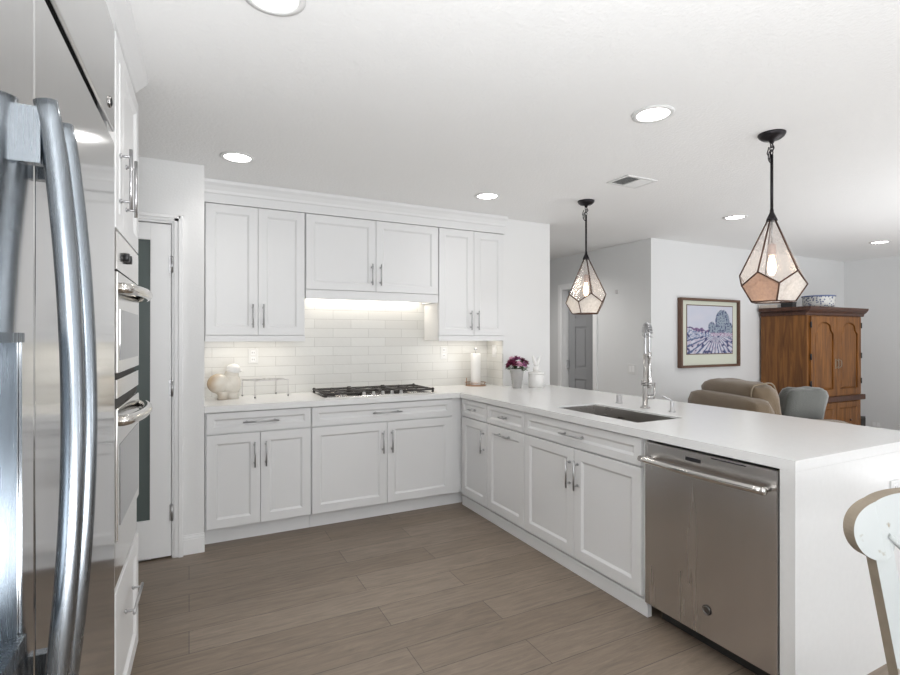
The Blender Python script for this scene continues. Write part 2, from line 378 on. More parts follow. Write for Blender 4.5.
rw.box(0.6, 3.8, -2.35, -2.23, 0, 0.12).box(4.4, 7.4, -2.35, -2.23, 0, 0.12)
struct('wall_rear', rw, M['wall'])
for i, (a, b) in enumerate(((0.6, 3.8), (4.4, 7.4))):
    fr = MB(); fr.box(a, b, -2.32, -2.26, 0.12, 0.18).box(a, b, -2.32, -2.26, 2.14, 2.2).box(a, a+.06, -2.32, -2.26, .12, 2.2).box(b-.06, b, -2.32, -2.26, .12, 2.2).box((a+b)/2-.04, (a+b)/2+.04, -2.32, -2.26, .12, 2.2)
    wn = struct('window_%d' % (i+1), fr, M['trim']); struct('pane', MB().box(a+.06, b-.06, -2.293, -2.289, .18, 2.14), M['pane'], parent=wn)

# baseboards
def base_run(name, x0, x1, y0, y1, nrm):
    mb = MB(); t = 0.014
    if nrm == '-y': mb.box(x0, x1, y0-t, y0, 0, .095).box(x0, x1, y0-t*.7, y0, .095, .112).box(x0, x1, y0-t*.4, y0, .112, .122)
    elif nrm == '-x': mb.box(x0-t, x0, y0, y1, 0, .095).box(x0-t*.7, x0, y0, y1, .095, .112).box(x0-t*.4, x0, y0, y1, .112, .122)
    elif nrm == '+x': mb.box(x0, x0+t, y0, y1, 0, .095).box(x0, x0+t*.7, y0, y1, .095, .112)
    struct(name, mb, M['trim'], 0.002)
base_run('baseboard_pantry', -0.033, 0.088, 3.61, 3.61, '-y')
base_run('baseboard_hall', 4.52, 4.52, 4.0, 4.80, '-x')
base_run('baseboard_living', 4.52, 8.43, 4.01, 4.01, '-y')
base_run('baseboard_right', 8.43, 8.43, -2.2, 4.0, '-x')
base_run('baseboard_rear', -0.9, 0.6, -2.216, -2.216, '-y')

# pantry door with its casing, dark glass and hinges
cas = MB()
for (x0, x1, z0, z1) in ((-0.094, -0.034, 0, 2.112),):
    cas.box(x0, x1, 3.592, 3.61, z0, z1).box(x0+.012, x1, 3.583, 3.592, z0, z1).box(x0+.036, x1, 3.574, 3.583, z0, z1)
cas.box(-.86, -.094, 3.592, 3.61, 2.062, 2.112).box(-.86, -.046, 3.583, 3.592, 2.075, 2.112).box(-.86, -.046, 3.574, 3.583, 2.093, 2.112)
cas.box(-.86, -.80, 3.592, 3.61, 0, 2.06)
cas.box(-.094, -.086, 3.61, 3.73, 0, 2.062)
struct('trim_1', cas, M['trim'], 0.002)
dr = MB(); X0, X1 = -0.797, -0.097
dr.box(X1-.113, X1, 3.600, 3.635, .012, 2.056).box(X0, X0+.113, 3.600, 3.635, .012, 2.056).box(X0+.113, X1-.113, 3.600, 3.635, .012, .247).box(X0+.113, X1-.113, 3.600, 3.635, 1.954, 2.056)
door = struct('door_1', dr, M['trim'], 0.003)
struct('glass_panel', MB().box(X0+.11, X1-.11, 3.612, 3.622, .24, 1.96), M['frost'], parent=door)
for z in (1.81, 1.046, .28): struct('hinge', MB().cyl((-.094, 3.595, z-.05), (-.094, 3.595, z+.05), .008, 10).box(-.108, -.082, 3.596, 3.600, z-.05, z+.05), M['nickel'], parent=door)
# passage door in the hall wall, standing ajar into the room behind it
hc = MB()
hc.box(4.502, 4.52, 5.50, 5.575, 0, 2.075).box(4.494, 4.502, 5.52, 5.575, 0, 2.075).box(4.502, 4.52, 4.83, 5.5, 2.005, 2.075).box(4.494, 4.502, 4.83, 5.52, 2.03, 2.075)
hc.box(4.502, 4.52, 4.83, 4.905, 0, 2.005).box(4.494, 4.502, 4.83, 4.885, 0, 2.03)
hc.box(4.515, 4.645, 5.50, 5.52, 0, 2.0).box(4.515, 4.645, 4.89, 4.905, 0, 2.0)
struct('trim_2', hc, M['trim'], 0.002)
a = math.radians(20); hx, hy = 4.60, 5.478
def dmap(p, z, o): return Vector((hx+p*math.sin(a)+o*math.cos(a), hy-p*math.cos(a)+o*math.sin(a), z))
def dbox(mb, p0, p1, z0, z1, o0, o1):
    vs = [dmap(p, z, o) for o in (o0, o1) for z in (z0, z1) for p in (p0, p1)]
    mb.add(vs, [(0,1,3,2),(4,6,7,5),(0,4,5,1),(2,3,7,6),(0,2,6,4),(1,5,7,3)])
hd = MB(); dbox(hd, 0, .72, .01, 1.99, .012, .04)
cols = ((.0, .10), (.27, .36), (.61, .72)); rows = ((.01, .22), (.80, .95), (1.50, 1.62), (1.86, 1.99))
for p0, p1 in cols: dbox(hd, p0, p1, .01, 1.99, 0, .012)
for z0, z1 in rows: dbox(hd, .10, .27, z0, z1, 0, .012); dbox(hd, .36, .61, z0, z1, 0, .012)
for p0, p1 in ((.125, .245), (.385, .585)):
    for z0, z1 in ((.25, .77), (.98, 1.47), (1.65, 1.83)): dbox(hd, p0, p1, z0, z1, .002, .012)
d2 = struct('door_2', hd, M['greydoor'], 0.003)
for z in (1.85, 1.0, .2): struct('hinge', MB().cyl((4.594, 5.497, z-.05), (4.594, 5.497, z+.05), .009, 8).box(4.583, 4.592, 5.455, 5.515, z-.055, z+.055), M['nickel'], parent=d2)

# crown mouldings at the ceiling above the cabinets
def crown_profile(mb, mapf, a0, a1, a0b=None, a1b=None):
    prof = [(0, 2.300), (0.010, 2.300), (0.010, 2.362), (0.018, 2.368), (0.022, 2.385), (0.036, 2.412), (0.050, 2.430), (0.053, CEIL-.001), (0, CEIL-.001)]
    mb.prism(prof, lambda o, z, d: mapf(d, o, z), a0, a1)
mb = MB(); crown_profile(mb, lambda d, o, z: (d, 3.937-o, z), 0.088, 2.566); mb.box(0.09, 2.566, 3.937, 4.25, 2.302, CEIL-.001)
struct('trim_3', mb, M['cab'])

# ------------------------------------------------------------------ tiles
struct('trim_4', MB().box(0.088, 2.567, 4.242, 4.25, 0.915, 1.42).box(0.78, 1.90, 4.242, 4.25, 1.42, 1.75), M['tileX'])
struct('trim_5', MB().box(2.560, 2.568, 3.966, 4.242, 0.915, 1.37), M['tileY'])

# ------------------------------------------------------------------ cabinetry
def mapB(y0): return lambda a, z, o: Vector((a, y0-o, z))     # back run, fronts face -y
def mapP(x0): return lambda a, z, o: Vector((x0-o, a, z))     # peninsula, fronts face -x
def mapL(x0): return lambda a, z, o: Vector((x0+o, a, z))     # left run, fronts face +x
def panel(fn, a0, a1, z0, z1, st=0.062, T=0.020, rec=0.010, sl=0.009):
    g = 0.0016; a0 += g; a1 -= g; z0 += g; z1 -= g; mb = MB()
    r = [(0, 0, 0), (0, 0, T-.0015), (.0015, .0015, T), (st-.004, st-.004, T), (st, st, T-.003), (st+sl, st+sl, T-rec)]
    vs = []
    for (i, j, o) in r: vs += [fn(a0+i, z0+j, o), fn(a1-i, z0+j, o), fn(a1-i, z1-j, o), fn(a0+i, z1-j, o)]
    fs = [(0, 1, 2, 3)]
    for k in range(len(r)-1):
        for q in range(4): fs.append((k*4+q, k*4+(q+1) % 4, (k+1)*4+(q+1) % 4, (k+1)*4+q))
    k = len(r)-1; fs.append((k*4, k*4+1, k*4+2, k*4+3)); mb.add(vs, fs); return mb
def bar(fn, a0, z0, a1, z1, o=0.020, reach=0.030, r=0.0055):
    mb = MB(); A = Vector((a0, z0)); B = Vector((a1, z1)); d = (B-A).normalized(); ins = min(.025, (B-A).length*.18)
    mb.tube([fn(a0, z0, o+reach), fn(a1, z1, o+reach)], r, 10)
    for p in (A+d*ins, B-d*ins): mb.tube([fn(p.x, p.y, o-.002), fn(p.x, p.y, o+reach)], r*.8, 8); mb.tube([fn(p.x, p.y, o), fn(p.x, p.y, o+.004)], r*1.5, 10)
    return mb
def dwr(root, fn, a0, a1, z0, z1, hl, st=0.045):
    d = part('drawer', panel(fn, a0, a1, z0, z1, st), M['cab'], root)
    if hl: c = (a0+a1)/2; zc = (z0+z1)/2; part('handle', bar(fn, c-hl/2, zc, c+hl/2, zc), M['nickel'], d)
def dor(root, fn, a0, a1, z0, z1, ha=None, hz=None, horiz=None):
    d = part('door', panel(fn, a0, a1, z0, z1), M['cab'], root)
    if ha is not None: part('handle', bar(fn, ha, hz[0], ha, hz[1]), M['nickel'], d)
    if horiz: part('handle', bar(fn, horiz[0], horiz[2], horiz[1], horiz[2]), M['nickel'], d)

YB, XP = 3.676, 1.982            # cabinet box faces
fb, fp = mapB(YB), mapP(XP)
DZ0, DZ1, WZ0, WZ1 = 0.112, 0.724, 0.730, 0.868
# base cabinets on the back wall
t = thing('base_cabinet', 'white two-door base cabinet with one drawer under the counter, next to the pantry wall', 'cabinet', (.43, 3.96, 0), 'shaker base cabinets')
part('cabinet_box', MB().box(.092, .767, YB, 4.24, .105, .874), M['cab'], t, .001)
part('toe_kick', MB().box(.092, .767, YB+.05, YB+.065, 0, .105), M['cab'], t)
dwr(t, fb, .098, .765, WZ0, WZ1, .23); dor(t, fb, .098, .428, DZ0, DZ1, .392, (.495, .665)); dor(t, fb, .428, .765, DZ0, DZ1, .464, (.495, .665))
t = thing('base_cabinet', 'wide white base cabinet with one long drawer and two doors below the gas cooktop', 'cabinet', (1.35, 3.96, 0), 'shaker base cabinets')
part('cabinet_box', MB().box(.769, 1.980, YB, 4.24, .105, .874), M['cab'], t, .001)
part('toe_kick', MB().box(.769, 2.03, YB+.05, YB+.065, 0, .105), M['cab'], t)
dwr(t, fb, .771, 1.882, WZ0, WZ1, .23); dor(t, fb, .771, 1.331, DZ0, DZ1, 1.295, (.495, .665)); dor(t, fb, 1.331, 1.882, DZ0, DZ1, 1.367, (.495, .665))
part('corner_filler', MB().box(1.885, 1.962, YB-.004, YB, .105, .872), M['cab'], t)
# peninsula
def kick(root, y0, y1, end=False):
    part('toe_kick', MB().box(XP+.010, XP+.028, y0, y1, 0, .094).box(XP-.006, XP+.012, y0, y1, .062, .080).box(XP, XP+.012, y0, y1, 0.0, .062), M['cab'], root, .002)
PG = 'shaker base cabinets'
t = thing('base_cabinet', 'narrow white base cabinet in the inner corner of the peninsula with vertical door handle', 'cabinet', (2.25, 3.46, 0), PG)
part('cabinet_box', MB().box(XP, 2.60, 3.251, YB-.002, .094, .874), M['cab'], t, .001); kick(t, 3.251, 3.675)
dwr(t, fp, 3.253, 3.648, WZ0, WZ1, .075, .036); dor(t, fp, 3.253, 3.648, DZ0-.012, DZ1, 3.297, (.495, .665))
t = thing('base_cabinet', 'narrow white peninsula base cabinet with a horizontal handle across its pull-out door', 'cabinet', (2.25, 3.0, 0), PG)
part('cabinet_box', MB().box(XP, 2.60, 2.782, 3.249, .094, .874), M['cab'], t, .001); kick(t, 2.782, 3.249)
dwr(t, fp, 2.782, 3.249, WZ0, WZ1, .075, .036); dor(t, fp, 2.782, 3.249, DZ0-.012, DZ1, horiz=(2.93, 3.10, .672))
t = thing('base_cabinet', 'white two-door sink base cabinet with a false drawer front beside the dishwasher', 'cabinet', (2.25, 2.3, 0), PG)
part('cabinet_box', MB().box(XP, 2.60, 1.784, 1.81, .094, .874).box(XP, 2.60, 2.762, 2.780, .094, .874).box(XP, 2.0, 1.81, 2.762, .094, .874).box(2.0, 2.60, 1.81, 2.762, .094, .12), M['cab'], t, .001); kick(t, 1.7785, 2.780)
dwr(t, fp, 1.802, 2.780, WZ0, WZ1, .20); dor(t, fp, 1.802, 2.291, DZ0-.012, DZ1, 2.258, (.495, .665)); dor(t, fp, 2.291, 2.780, DZ0-.012, DZ1, 2.325, (.495, .665))
solo('peninsula_back_panel', MB().box(2.602, 2.70, 1.14, 3.964, 0, .874), M['cab'], 'plain white panel closing the living room side of the peninsula', 'panel', (2.65, 2.5, 0))

# upper cabinets
YU = 3.956; fu = mapB(YU)
def upper(x0, x1, split, z0, lab, hz, val):
    t = thing('wall_cabinet', lab, 'cabinet', ((x0+x1)/2, 4.1, z0), 'shaker wall cabinets')
    part('cabinet_box', MB().box(x0, x1, YU, 4.24, z0, 2.300), M['cab'], t, .001)
    dor(t, fu, x0+.002, split, z0+.003, 2.298, split-.036, hz); dor(t, fu, split, x1-.002, z0+.003, 2.298, split+.036, hz)
    part('light_rail', MB().box(x0, x1, YU-.018, YU+.004, val, z0+.001).box(x0, x0+.018, YU+.004, 4.238, val+.004, z0+.001).box(x1-.018, x1, YU+.004, 4.238, val+.004, z0+.001), M['cab'], t, .001)
    return t
upper(.098, .780, .445, 1.372, 'tall two-door white wall cabinet left of the cooktop, above the bird figurine', (1.43, 1.60), 1.330)
upper(1.898, 2.559, 2.243, 1.372, 'tall two-door white wall cabinet right of the cooktop, above the paper towel holder', (1.425, 1.595), 1.330)
t = upper(.784, 1.894, 1.338, 1.722, 'short wide two-door white wall cabinet mounted over the cooktop', (1.775, 1.945), 1.654)
solo('hood_insert', MB().box(.95, 1.72, 3.97, 4.18, 1.698, 1.7195).box(1.0, 1.67, 4.0, 4.15, 1.692, 1.698), M['polished'], 'flat steel range hood insert under the short cabinet over the cooktop', 'range hood', (1.33, 4.1, 1.69))

# countertop: one L of white quartz with the sink cut out and a waterfall end
def grid_slab(xs, ys, inc, z0, z1):
    mb = MB()
    def on(i, j): return 0 <= i < len(xs)-1 and 0 <= j < len(ys)-1 and inc((xs[i]+xs[i+1])/2, (ys[j]+ys[j+1])/2)
    for i in range(len(xs)-1):
        for j in range(len(ys)-1):
            if not on(i, j): continue
            x0, x1, y0, y1 = xs[i], xs[i+1], ys[j], ys[j+1]
            mb.add([(x0,y0,z1),(x1,y0,z1),(x1,y1,z1),(x0,y1,z1)], [(0,1,2,3)]); mb.add([(x0,y0,z0),(x1,y0,z0),(x1,y1,z0),(x0,y1,z0)], [(3,2,1,0)])
            if not on(i-1, j): mb.add([(x0,y0,z0),(x0,y0,z1),(x0,y1,z1),(x0,y1,z0)], [(0,1,2,3)])
            if not on(i+1, j): mb.add([(x1,y0,z0),(x1,y0,z1),(x1,y1,z1),(x1,y1,z0)], [(3,2,1,0)])
            if not on(i, j-1): mb.add([(x0,y0,z0),(x0,y0,z1),(x1,y0,z1),(x1,y0,z0)], [(3,2,1,0)])
            if not on(i, j+1): mb.add([(x0,y1,z0),(x0,y1,z1),(x1,y1,z1),(x1,y1,z0)], [(0,1,2,3)])
    return mb
SX0, SX1, SY0, SY1 = 2.085, 2.430, 1.935, 2.625
xs = [.0885, 1.942, SX0, SX1, 2.558, 3.020]; ys = [1.0775, SY0, SY1, 3.636, 3.964, 4.241]
def inc(x, y):
    if x < 1.942: return y > 3.636
    if SX0 < x < SX1 and SY0 < y < SY1: return False
    if x > 2.558: return y < 3.964
    return True
t = thing('countertop', 'white quartz L-shaped countertop running along the wall and the peninsula', 'countertop', (2.4, 2.4, .875))
part('slab', grid_slab(xs, ys, inc, .875, .915), M['quartz'], t)
part('waterfall_end', MB().box(1.942, 3.020, 1.0775, 1.132, 0, .8745), M['quartz'], t)

# sink
sk = MB(); z0 = .70
def ring(z, i): return [(SX0-.006+i, SY0-.006+i, z), (SX1+.006-i, SY0-.006+i, z), (SX1+.006-i, SY1+.006-i, z), (SX0-.006+i, SY1+.006-i, z)]
vs = ring(.906, .0068)+ring(.906, .0078)+ring(z0+.02, .010)+ring(z0, .03)
sk.add(vs, [(k*4+q, k*4+(q+1) % 4, (k+1)*4+(q+1) % 4, (k+1)*4+q) for k in range(3) for q in range(4)]+[(12, 13, 14, 15)])
t = thing('sink', 'undermount stainless steel sink set in the peninsula countertop', 'sink', (2.26, 2.28, .70))
part('basin', sk, M['sink'], t); part('drain', MB().lathe((2.27, 2.28, .700), [(.045, 0), (.045, .003), (.03, .003), (.028, .001), (0.0, .001)]), M['chrome'], t)

# faucet
fx, fy = 2.56, 2.318; Z = .915
t = thing('kitchen_faucet', 'tall chrome spring pull-down faucet standing behind the sink', 'faucet', (fx, fy, Z))
part('base', MB().lathe((fx, fy, Z), [(.030, 0), (.030, .006), (.017, .010), (.016, .16), (.013, .165), (.011, .34)]), M['chrome'], t)
hxp, hyp = fx-.075, fy-.100
dirv = Vector((hxp-fx, hyp-fy, 0)); c = Vector(((fx+hxp)/2, (fy+hyp)/2, 0)); Rr = dirv.length/2; e = dirv.normalized()
path = [Vector((fx, fy, 1.19)), Vector((fx, fy, 1.26)), Vector((fx, fy, 1.36))]
for k in range(1, 12):
    an = PI-PI*k/12; path.append(c+e*(Rr*math.cos(an))+Vector((0, 0, 1.375+Rr*math.sin(an)*.95)))
path += [Vector((hxp, hyp, 1.36)), Vector((hxp, hyp, 1.30)), Vector((hxp, hyp, 1.25))]
part('hose', MB().tube(smooth_path(path, 3), .008, 8), M['nickel'], t)
sp = smooth_path(path[2:-2], 12); coil = []; L = 0
turns = 13; n = len(sp)
for i in range(turns*10+1):
    s = i/(turns*10)*(n-1); k = min(int(s), n-2); p = sp[k].lerp(sp[k+1], s-k); tt = (sp[min(k+1, n-1)]-sp[max(k-1, 0)]).normalized()
    side = Vector((-e.y, e.x, 0)); up = side.cross(tt); an = 2*PI*i/10
    coil.append(p+side*math.cos(an)*.0180+up*math.sin(an)*.0180)
part('spring', MB().tube(coil, .0036, 6), M['nickel'], t)
part('spray_head', MB().lathe((hxp, hyp, 1.05), [(.012, 0), (.015, .01), (.015, .10), (.010, .13), (.010, .18), (.014, .185), (.014, .215), (.010, .22)]), M['chrome'], t)
part('docking_arm', MB().tube([(fx, fy, 1.075), (hxp, hyp, 1.075)], .006, 8).lathe((hxp, hyp, 1.066), [(.022, 0), (.022, .018)], 16).lathe((fx, fy, 1.06), [(.024, 0), (.024, .028)], 16), M['chrome'], t)
lv = Vector((.72, -.40, 0)).normalized()*1
p0 = Vector((fx, fy, .985))
part('lever', MB().tube([p0, p0+lv*.055], .015, 12).tube([p0+lv*.045, p0+lv*.058+Vector((0, 0, .005)), p0+lv*.060+Vector((0, 0, .09))], .006, 8), M['chrome'], t)
solo('air_gap_cap', MB().lathe((2.598, 2.575, Z), [(.024, 0), (.024, .004), (.019, .006), (.019, .050), (.016, .054), (0, .055)], 20), M['nickel'], 'short cylindrical steel air gap cap left of the faucet behind the sink', 'air gap', (2.598, 2.575, Z))
t = thing('soap_dispenser', 'small steel soap dispenser pump with a bent spout right of the faucet', 'soap dispenser', (2.566, 2.121, Z))
part('base', MB().lathe((2.566, 2.121, Z), [(.020, 0), (.020, .006), (.011, .010), (.011, .055), (.009, .06)], 16), M['nickel'], t)
part('spout', MB().tube(smooth_path([(2.566, 2.121, Z+.055), (2.562, 2.125, Z+.072), (2.545, 2.143, Z+.084), (2.528, 2.160, Z+.092)], 4), .0045, 8), M['nickel'], t)

# ------------------------------------------------------------------ dishwasher
t = thing('dishwasher', 'stainless steel dishwasher built in at the near end of the peninsula', 'dishwasher', (2.25, 1.455, 0))
part('body', MB().box(1.985, 2.55, 1.142, 1.776, .09, .865), M['dark'], t)
part('toe_kick', MB().box(2.04, 2.06, 1.142, 1.743, 0, .10), M['dark'], t)
dd = MB(); Y0, Y1 = 1.147, 1.772
dd.box(1.955, 1.985, Y0, Y1, .085, .861)
door = part('door', dd, M['dw'], t, .004, seg=3)
part('control_strip', MB().box(1.9535, 1.956, 1.470, 1.545, .818, .834), M['black'], door)
part('vent_strip', MB().box(1.9538, 1.956, 1.27, 1.42, .849, .853), M['black'], door)
hp = []
for k in range(17):
    s = k/16; y = 1.165+s*.590; o = .052+.018*math.sin(PI*s); hp.append((1.955-o, y, .787))
hb = MB().tube(hp, .0145, 14)
for y in (1.180, 1.740): hb.tube([(1.957, y, .787), (1.903, y, .787)], .011, 12)
hb.lathe((1.903, 1.1625, .787), [(.0, -.004), (.011, -.003), (.0155, .002), (.0155, .012)], 16, axis='y')
part('handle', hb, M['polished'], door)
lg = part('logo_badge', MB().lathe((1.955, 1.44, .205), [(.021, .0), (.021, -.003), (.019, -.0035), (0, -.0035)], 28, axis='x'), M['bronze'], door)
def text_mesh(name, body, size, mtx, m, parent, ext=.0004):
    cu = bpy.data.curves.new(name, 'FONT'); cu.body = body; cu.size = size; cu.extrude = ext; cu.align_x = 'CENTER'; cu.align_y = 'CENTER'
    o = bpy.data.objects.new(name, cu); COL.objects.link(o); bpy.context.view_layer.update()
    me = bpy.data.meshes.new_from_object(o); bpy.data.objects.remove(o)
    me.transform(Matrix.Translation(-BASE[parent.name]) @ mtx); me.materials.append(m)
    q = bpy.data.objects.new(name, me); COL.objects.link(q); q.parent = parent; return q
rot = Matrix.Rotation(-PI/2, 4, 'Z') @ Matrix.Rotation(PI/2, 4, 'X')
# the badge is a monogram inside a ring, standing directly on the door
bm_ = MB(); ringp = [(1.9513, 1.44+.0155*math.cos(2*PI*k/28), .205+.0155*math.sin(2*PI*k/28)) for k in range(28)]
bm_.tube(ringp, .0012, 6, closed=True)
part('logo_ring', bm_, M['polished'], door)
text_mesh('logo_monogram', 'GE', .016, Matrix.Translation((1.9512, 1.44, .205)) @ rot, M['polished'], door)

# ------------------------------------------------------------------ cooktop
t = thing('gas_cooktop', 'stainless gas cooktop with black cast iron grates set in the counter against the tiled wall', 'cooktop', (1.37, 3.96, .915))
CX0, CX1, CY0, CY1 = .875, 1.785, 3.735, 4.185
part('steel_top', MB().box(CX0, CX1, CY0, CY1, .915, .921), M['polished'], t, .002)
for i in range(3):
    g = MB(); x0 = CX0+.02+i*.293; x1 = x0+.280; y0, y1 = CY0+.03, CY1-.02; zt = .941; r = .0085
    def rb(p, q): g.tube([p, q], r, 6)
    for yy in (y0, y1, (y0+y1)/2): rb((x0, yy, zt), (x1, yy, zt))
    for xx in (x0, x1): rb((xx, y0, zt), (xx, y1, zt))
    xm = (x0+x1)/2
    for yy in ((y0*3+y1)/4, (y0+y1*3)/4):
        for k in range(4):
            an = k*PI/2; g.tube([(xm+math.cos(an)*.035, yy+math.sin(an)*.035, zt+.006), (xm+math.cos(an)*(.14 if k % 2 == 0 else .105), yy+math.sin(an)*(.14 if k % 2 == 0 else .105), zt+.004)], .0065, 6)
    for xx in (x0, x1):
        for yy in (y0, y1): g.tube([(xx, yy, .921), (xx, yy, zt)], .008, 6, rs=[.012, .008]); g.ell((xx, yy, zt+.004), (.014, .014, .011), 8, 6)
    part('grate', g, M['iron'], t)
for (x, y, r) in ((1.035, 3.86, .040), (1.035, 4.07, .032), (1.33, 3.97, .055), (1.62, 3.86, .032), (1.62, 4.07, .040)):
    bb = part('burner', MB().lathe((x, y, .921), [(r*1.25, 0), (r*1.25, .008), (r, .010), (r, .015)]), M['polished'], t)
    part('burner_cap', MB().lathe((x, y, .936), [(r*1.15, 0), (r*1.15, .005), (r*.9, .010), (0, .010)]), M['iron'], bb)
for k in range(5):
    x = 1.18+k*.075
    part('knob', MB().lathe((x, CY0+.015, .921), [(.017, 0), (.017, .004), (.013, .006), (.012, .024), (.010, .026), (0, .026)], 16), M['nickel'], t)

# ------------------------------------------------------------------ left run (slightly turned)
FRAME[0] = -0.0313
PX = -0.265
fl = mapL(PX-.020)
t = thing('refrigerator', 'large built-in stainless refrigerator with long bowed door handles at the left edge', 'refrigerator', (-.6, 1.3, 0))
PO = PX; PX = -.248; FY0, FY1, SE = .45, 1.764, 1.003
part('body', MB().box(-.93, PX-.045, FY0, FY1-.003, .0, 2.258), M['grey'], t)
part('grille_panel', MB().box(PX-.042, PX, FY0, FY1, 1.955, 2.258), M['fridge'], t, .006, seg=3)
ld = MB().box(PX-.042, PX, FY0, .66, .10, 1.927).box(PX-.042, PX, .947, SE-.0025, .10, 1.927).box(PX-.042, PX, .66, .947, 1.364, 1.927).box(PX-.042, PX, .66, .947, .10, .90)
dl = part('freezer_door', ld, M['fridge'], t)
dn = MB().box(PX-.040, PX-.036, .66, .947, .90, 1.364).box(PX-.036, PX-.004, .939, .945, .925, 1.36).box(PX-.036, PX+.006, .662, .945, .900, .925).box(PX-.036, PX+.003, .662, .947, 1.352, 1.366)
part('dispenser', dn, M['handle_steel'], dl)
d_ = part('fridge_door', MB().box(PX-.042, PX, SE+.0025, FY1, .10, 1.927), M['fridge'], t, .007, seg=4)
part('kick_plate', MB().box(PX-.04, PX-.025, FY0, FY1, .0, .095), M['grey'], t)
part('seam_shadow', MB().box(PX-.05, PX-.041, FY0+.01, FY1-.01, 1.91, 1.96), M['dark'], t)
def fhandle(y, par):
    zt_, zb_ = 1.717, .74; pts = []; N = 30
    for k in range(N+1):
        s = k/N; z = zb_+(zt_-zb_)*s; o = .024+.034*math.sin(PI*s)**.8; pts.append((PX+o, y, z))
    mb = MB().tube(pts, .0158, 14, flat=.85)
    for z, dz in ((zt_-.055, 1), (zb_+.055, -1)): mb.box(PX, PX+.020, y-.010, y+.010, z-.042, z+.042)
    part('handle', mb, M['handle_steel'], par, 0)
fhandle(.963, dl); fhandle(1.060, d_)
bd = part('badge', MB().lathe((PX, 1.680, 2.010), [(.016, 0), (.016, .003), (0, .003)], 20, axis='x'), M['chrome'], t)
bd2 = part('badge_monogram', MB().tube([(PX+.004, 1.680+.011*math.cos(q*PI/8), 2.010+.011*math.sin(q*PI/8)) for q in range(16)], .0012, 5, closed=True), M['black'], bd)
solo('refrigerator_surround', MB().box(-.93, PX-.02, FY0, FY1, 2.262, CEIL-.002).box(-.93, PO-.003, FY1+.0005, 1.902, 0, CEIL-.002), M['cab'], 'white panels framing the top and far side of the refrigerator', 'panel', (-.6, 1.3, 0))

PX = PO
OY0, OY1 = 1.904, 2.475
t = thing('oven_cabinet', 'tall white cabinet column holding the double oven with doors above and a drawer below', 'cabinet', (-.6, 2.19, 0))
part('cabinet_box', MB().box(-.93, PX-.022, OY0, OY1, .09, .555).box(-.93, PX-.022, OY0, OY1, 1.702, 2.34).box(-.93, -.80, OY0, OY1, .555, 1.702).box(-.8, PX-.022, OY1-.018, OY1, .555, 1.702).box(-.8, PX-.022, OY0, OY0+.010, .555, 1.702), M['cab'], t, .001)
part('toe_kick', MB().box(-.93, PX-.08, OY0, OY1, 0, .088), M['cab'], t)
mid = 2.057
dor(t, fl, OY0, mid, 1.705, 2.325, mid-.060, (1.785, 1.985)); dor(t, fl, mid, OY1, 1.705, 2.325, mid+.067, (1.785, 1.985))
d = part('drawer', panel(fl, OY0, OY1, .10, .553), M['cab'], t); part('handle', bar(fl, 2.08, .40, 2.32, .40), M['nickel'], d)
mb = MB(); mb.prism([(0, 2.39), (.008, 2.392), (.018, 2.405), (.046, 2.432), (.052, CEIL-.001), (0, CEIL-.001)], lambda o, z, d: (PX-.02+o, d, z), OY0-.13, OY1+.045)
mb.box(-.93, PX-.02, OY0, OY1+.005, 2.342, CEIL-.001)
struct('trim_6', mb, M['cab'])

t = thing('double_wall_oven', 'stainless double wall oven with two bowed bar handles in the tall white cabinet', 'oven', (-.6, 2.19, .56))
a0, a1 = OY0+.012, OY1-.020
part('oven_body', MB().box(-.79, PX-.024, a0, a1, .565, 1.695), M['grey'], t)
part('control_panel', MB().box(PX-.022, PX+.002, a0, a1, 1.575, 1.697), M['polished'], t, .002)
for yy in (2.08, 2.14): part('knob', MB().lathe((PX+.002, yy, 1.635), [(.016, 0), (.015, .014), (0, .015)], 14, axis='x'), M['black'], t)
def odoor(z0, z1, hz):
    d = part('oven_door', MB().box(PX-.022, PX+.004, a0, a1, z0, z1), M['polished'], t, .003)
    part('window', MB().box(PX+.003, PX+.0055, a0+.04, a1-.04, z0+.04, z1-.12), M['blackglass'], d)
    pts = [(PX+.004, a0+.05, hz)]
    for k in range(17):
        s = k/16; pts.append((PX+.012+.042*math.sin(PI*s)**.6, a0+.05+(a1-a0-.07)*s, hz))
    pts.append((PX+.004, a1-.02, hz)); part('handle', MB().tube(pts, .018, 12), M['polished'], d)
odoor(1.245, 1.570, 1.520)
part('divider_panel', MB().box(PX-.022, PX+.002, a0, a1, 1.165, 1.225).box(PX-.022, PX-.008, a0, a1, 1.135, 1.165), M['polished'], t, .001)
part('vent_slot', MB().box(PX-.022, PX-.012, a0, a1, 1.225, 1.245).box(PX-.022, PX-.004, a0, a1, 1.137, 1.165), M['dark'], t)
odoor(.712, 1.133, 1.088)
part('bottom_trim', MB().box(PX-.022, PX-.004, a0, a1, .565, .708), M['polished'], t, .002)
FRAME[0] = 0.0

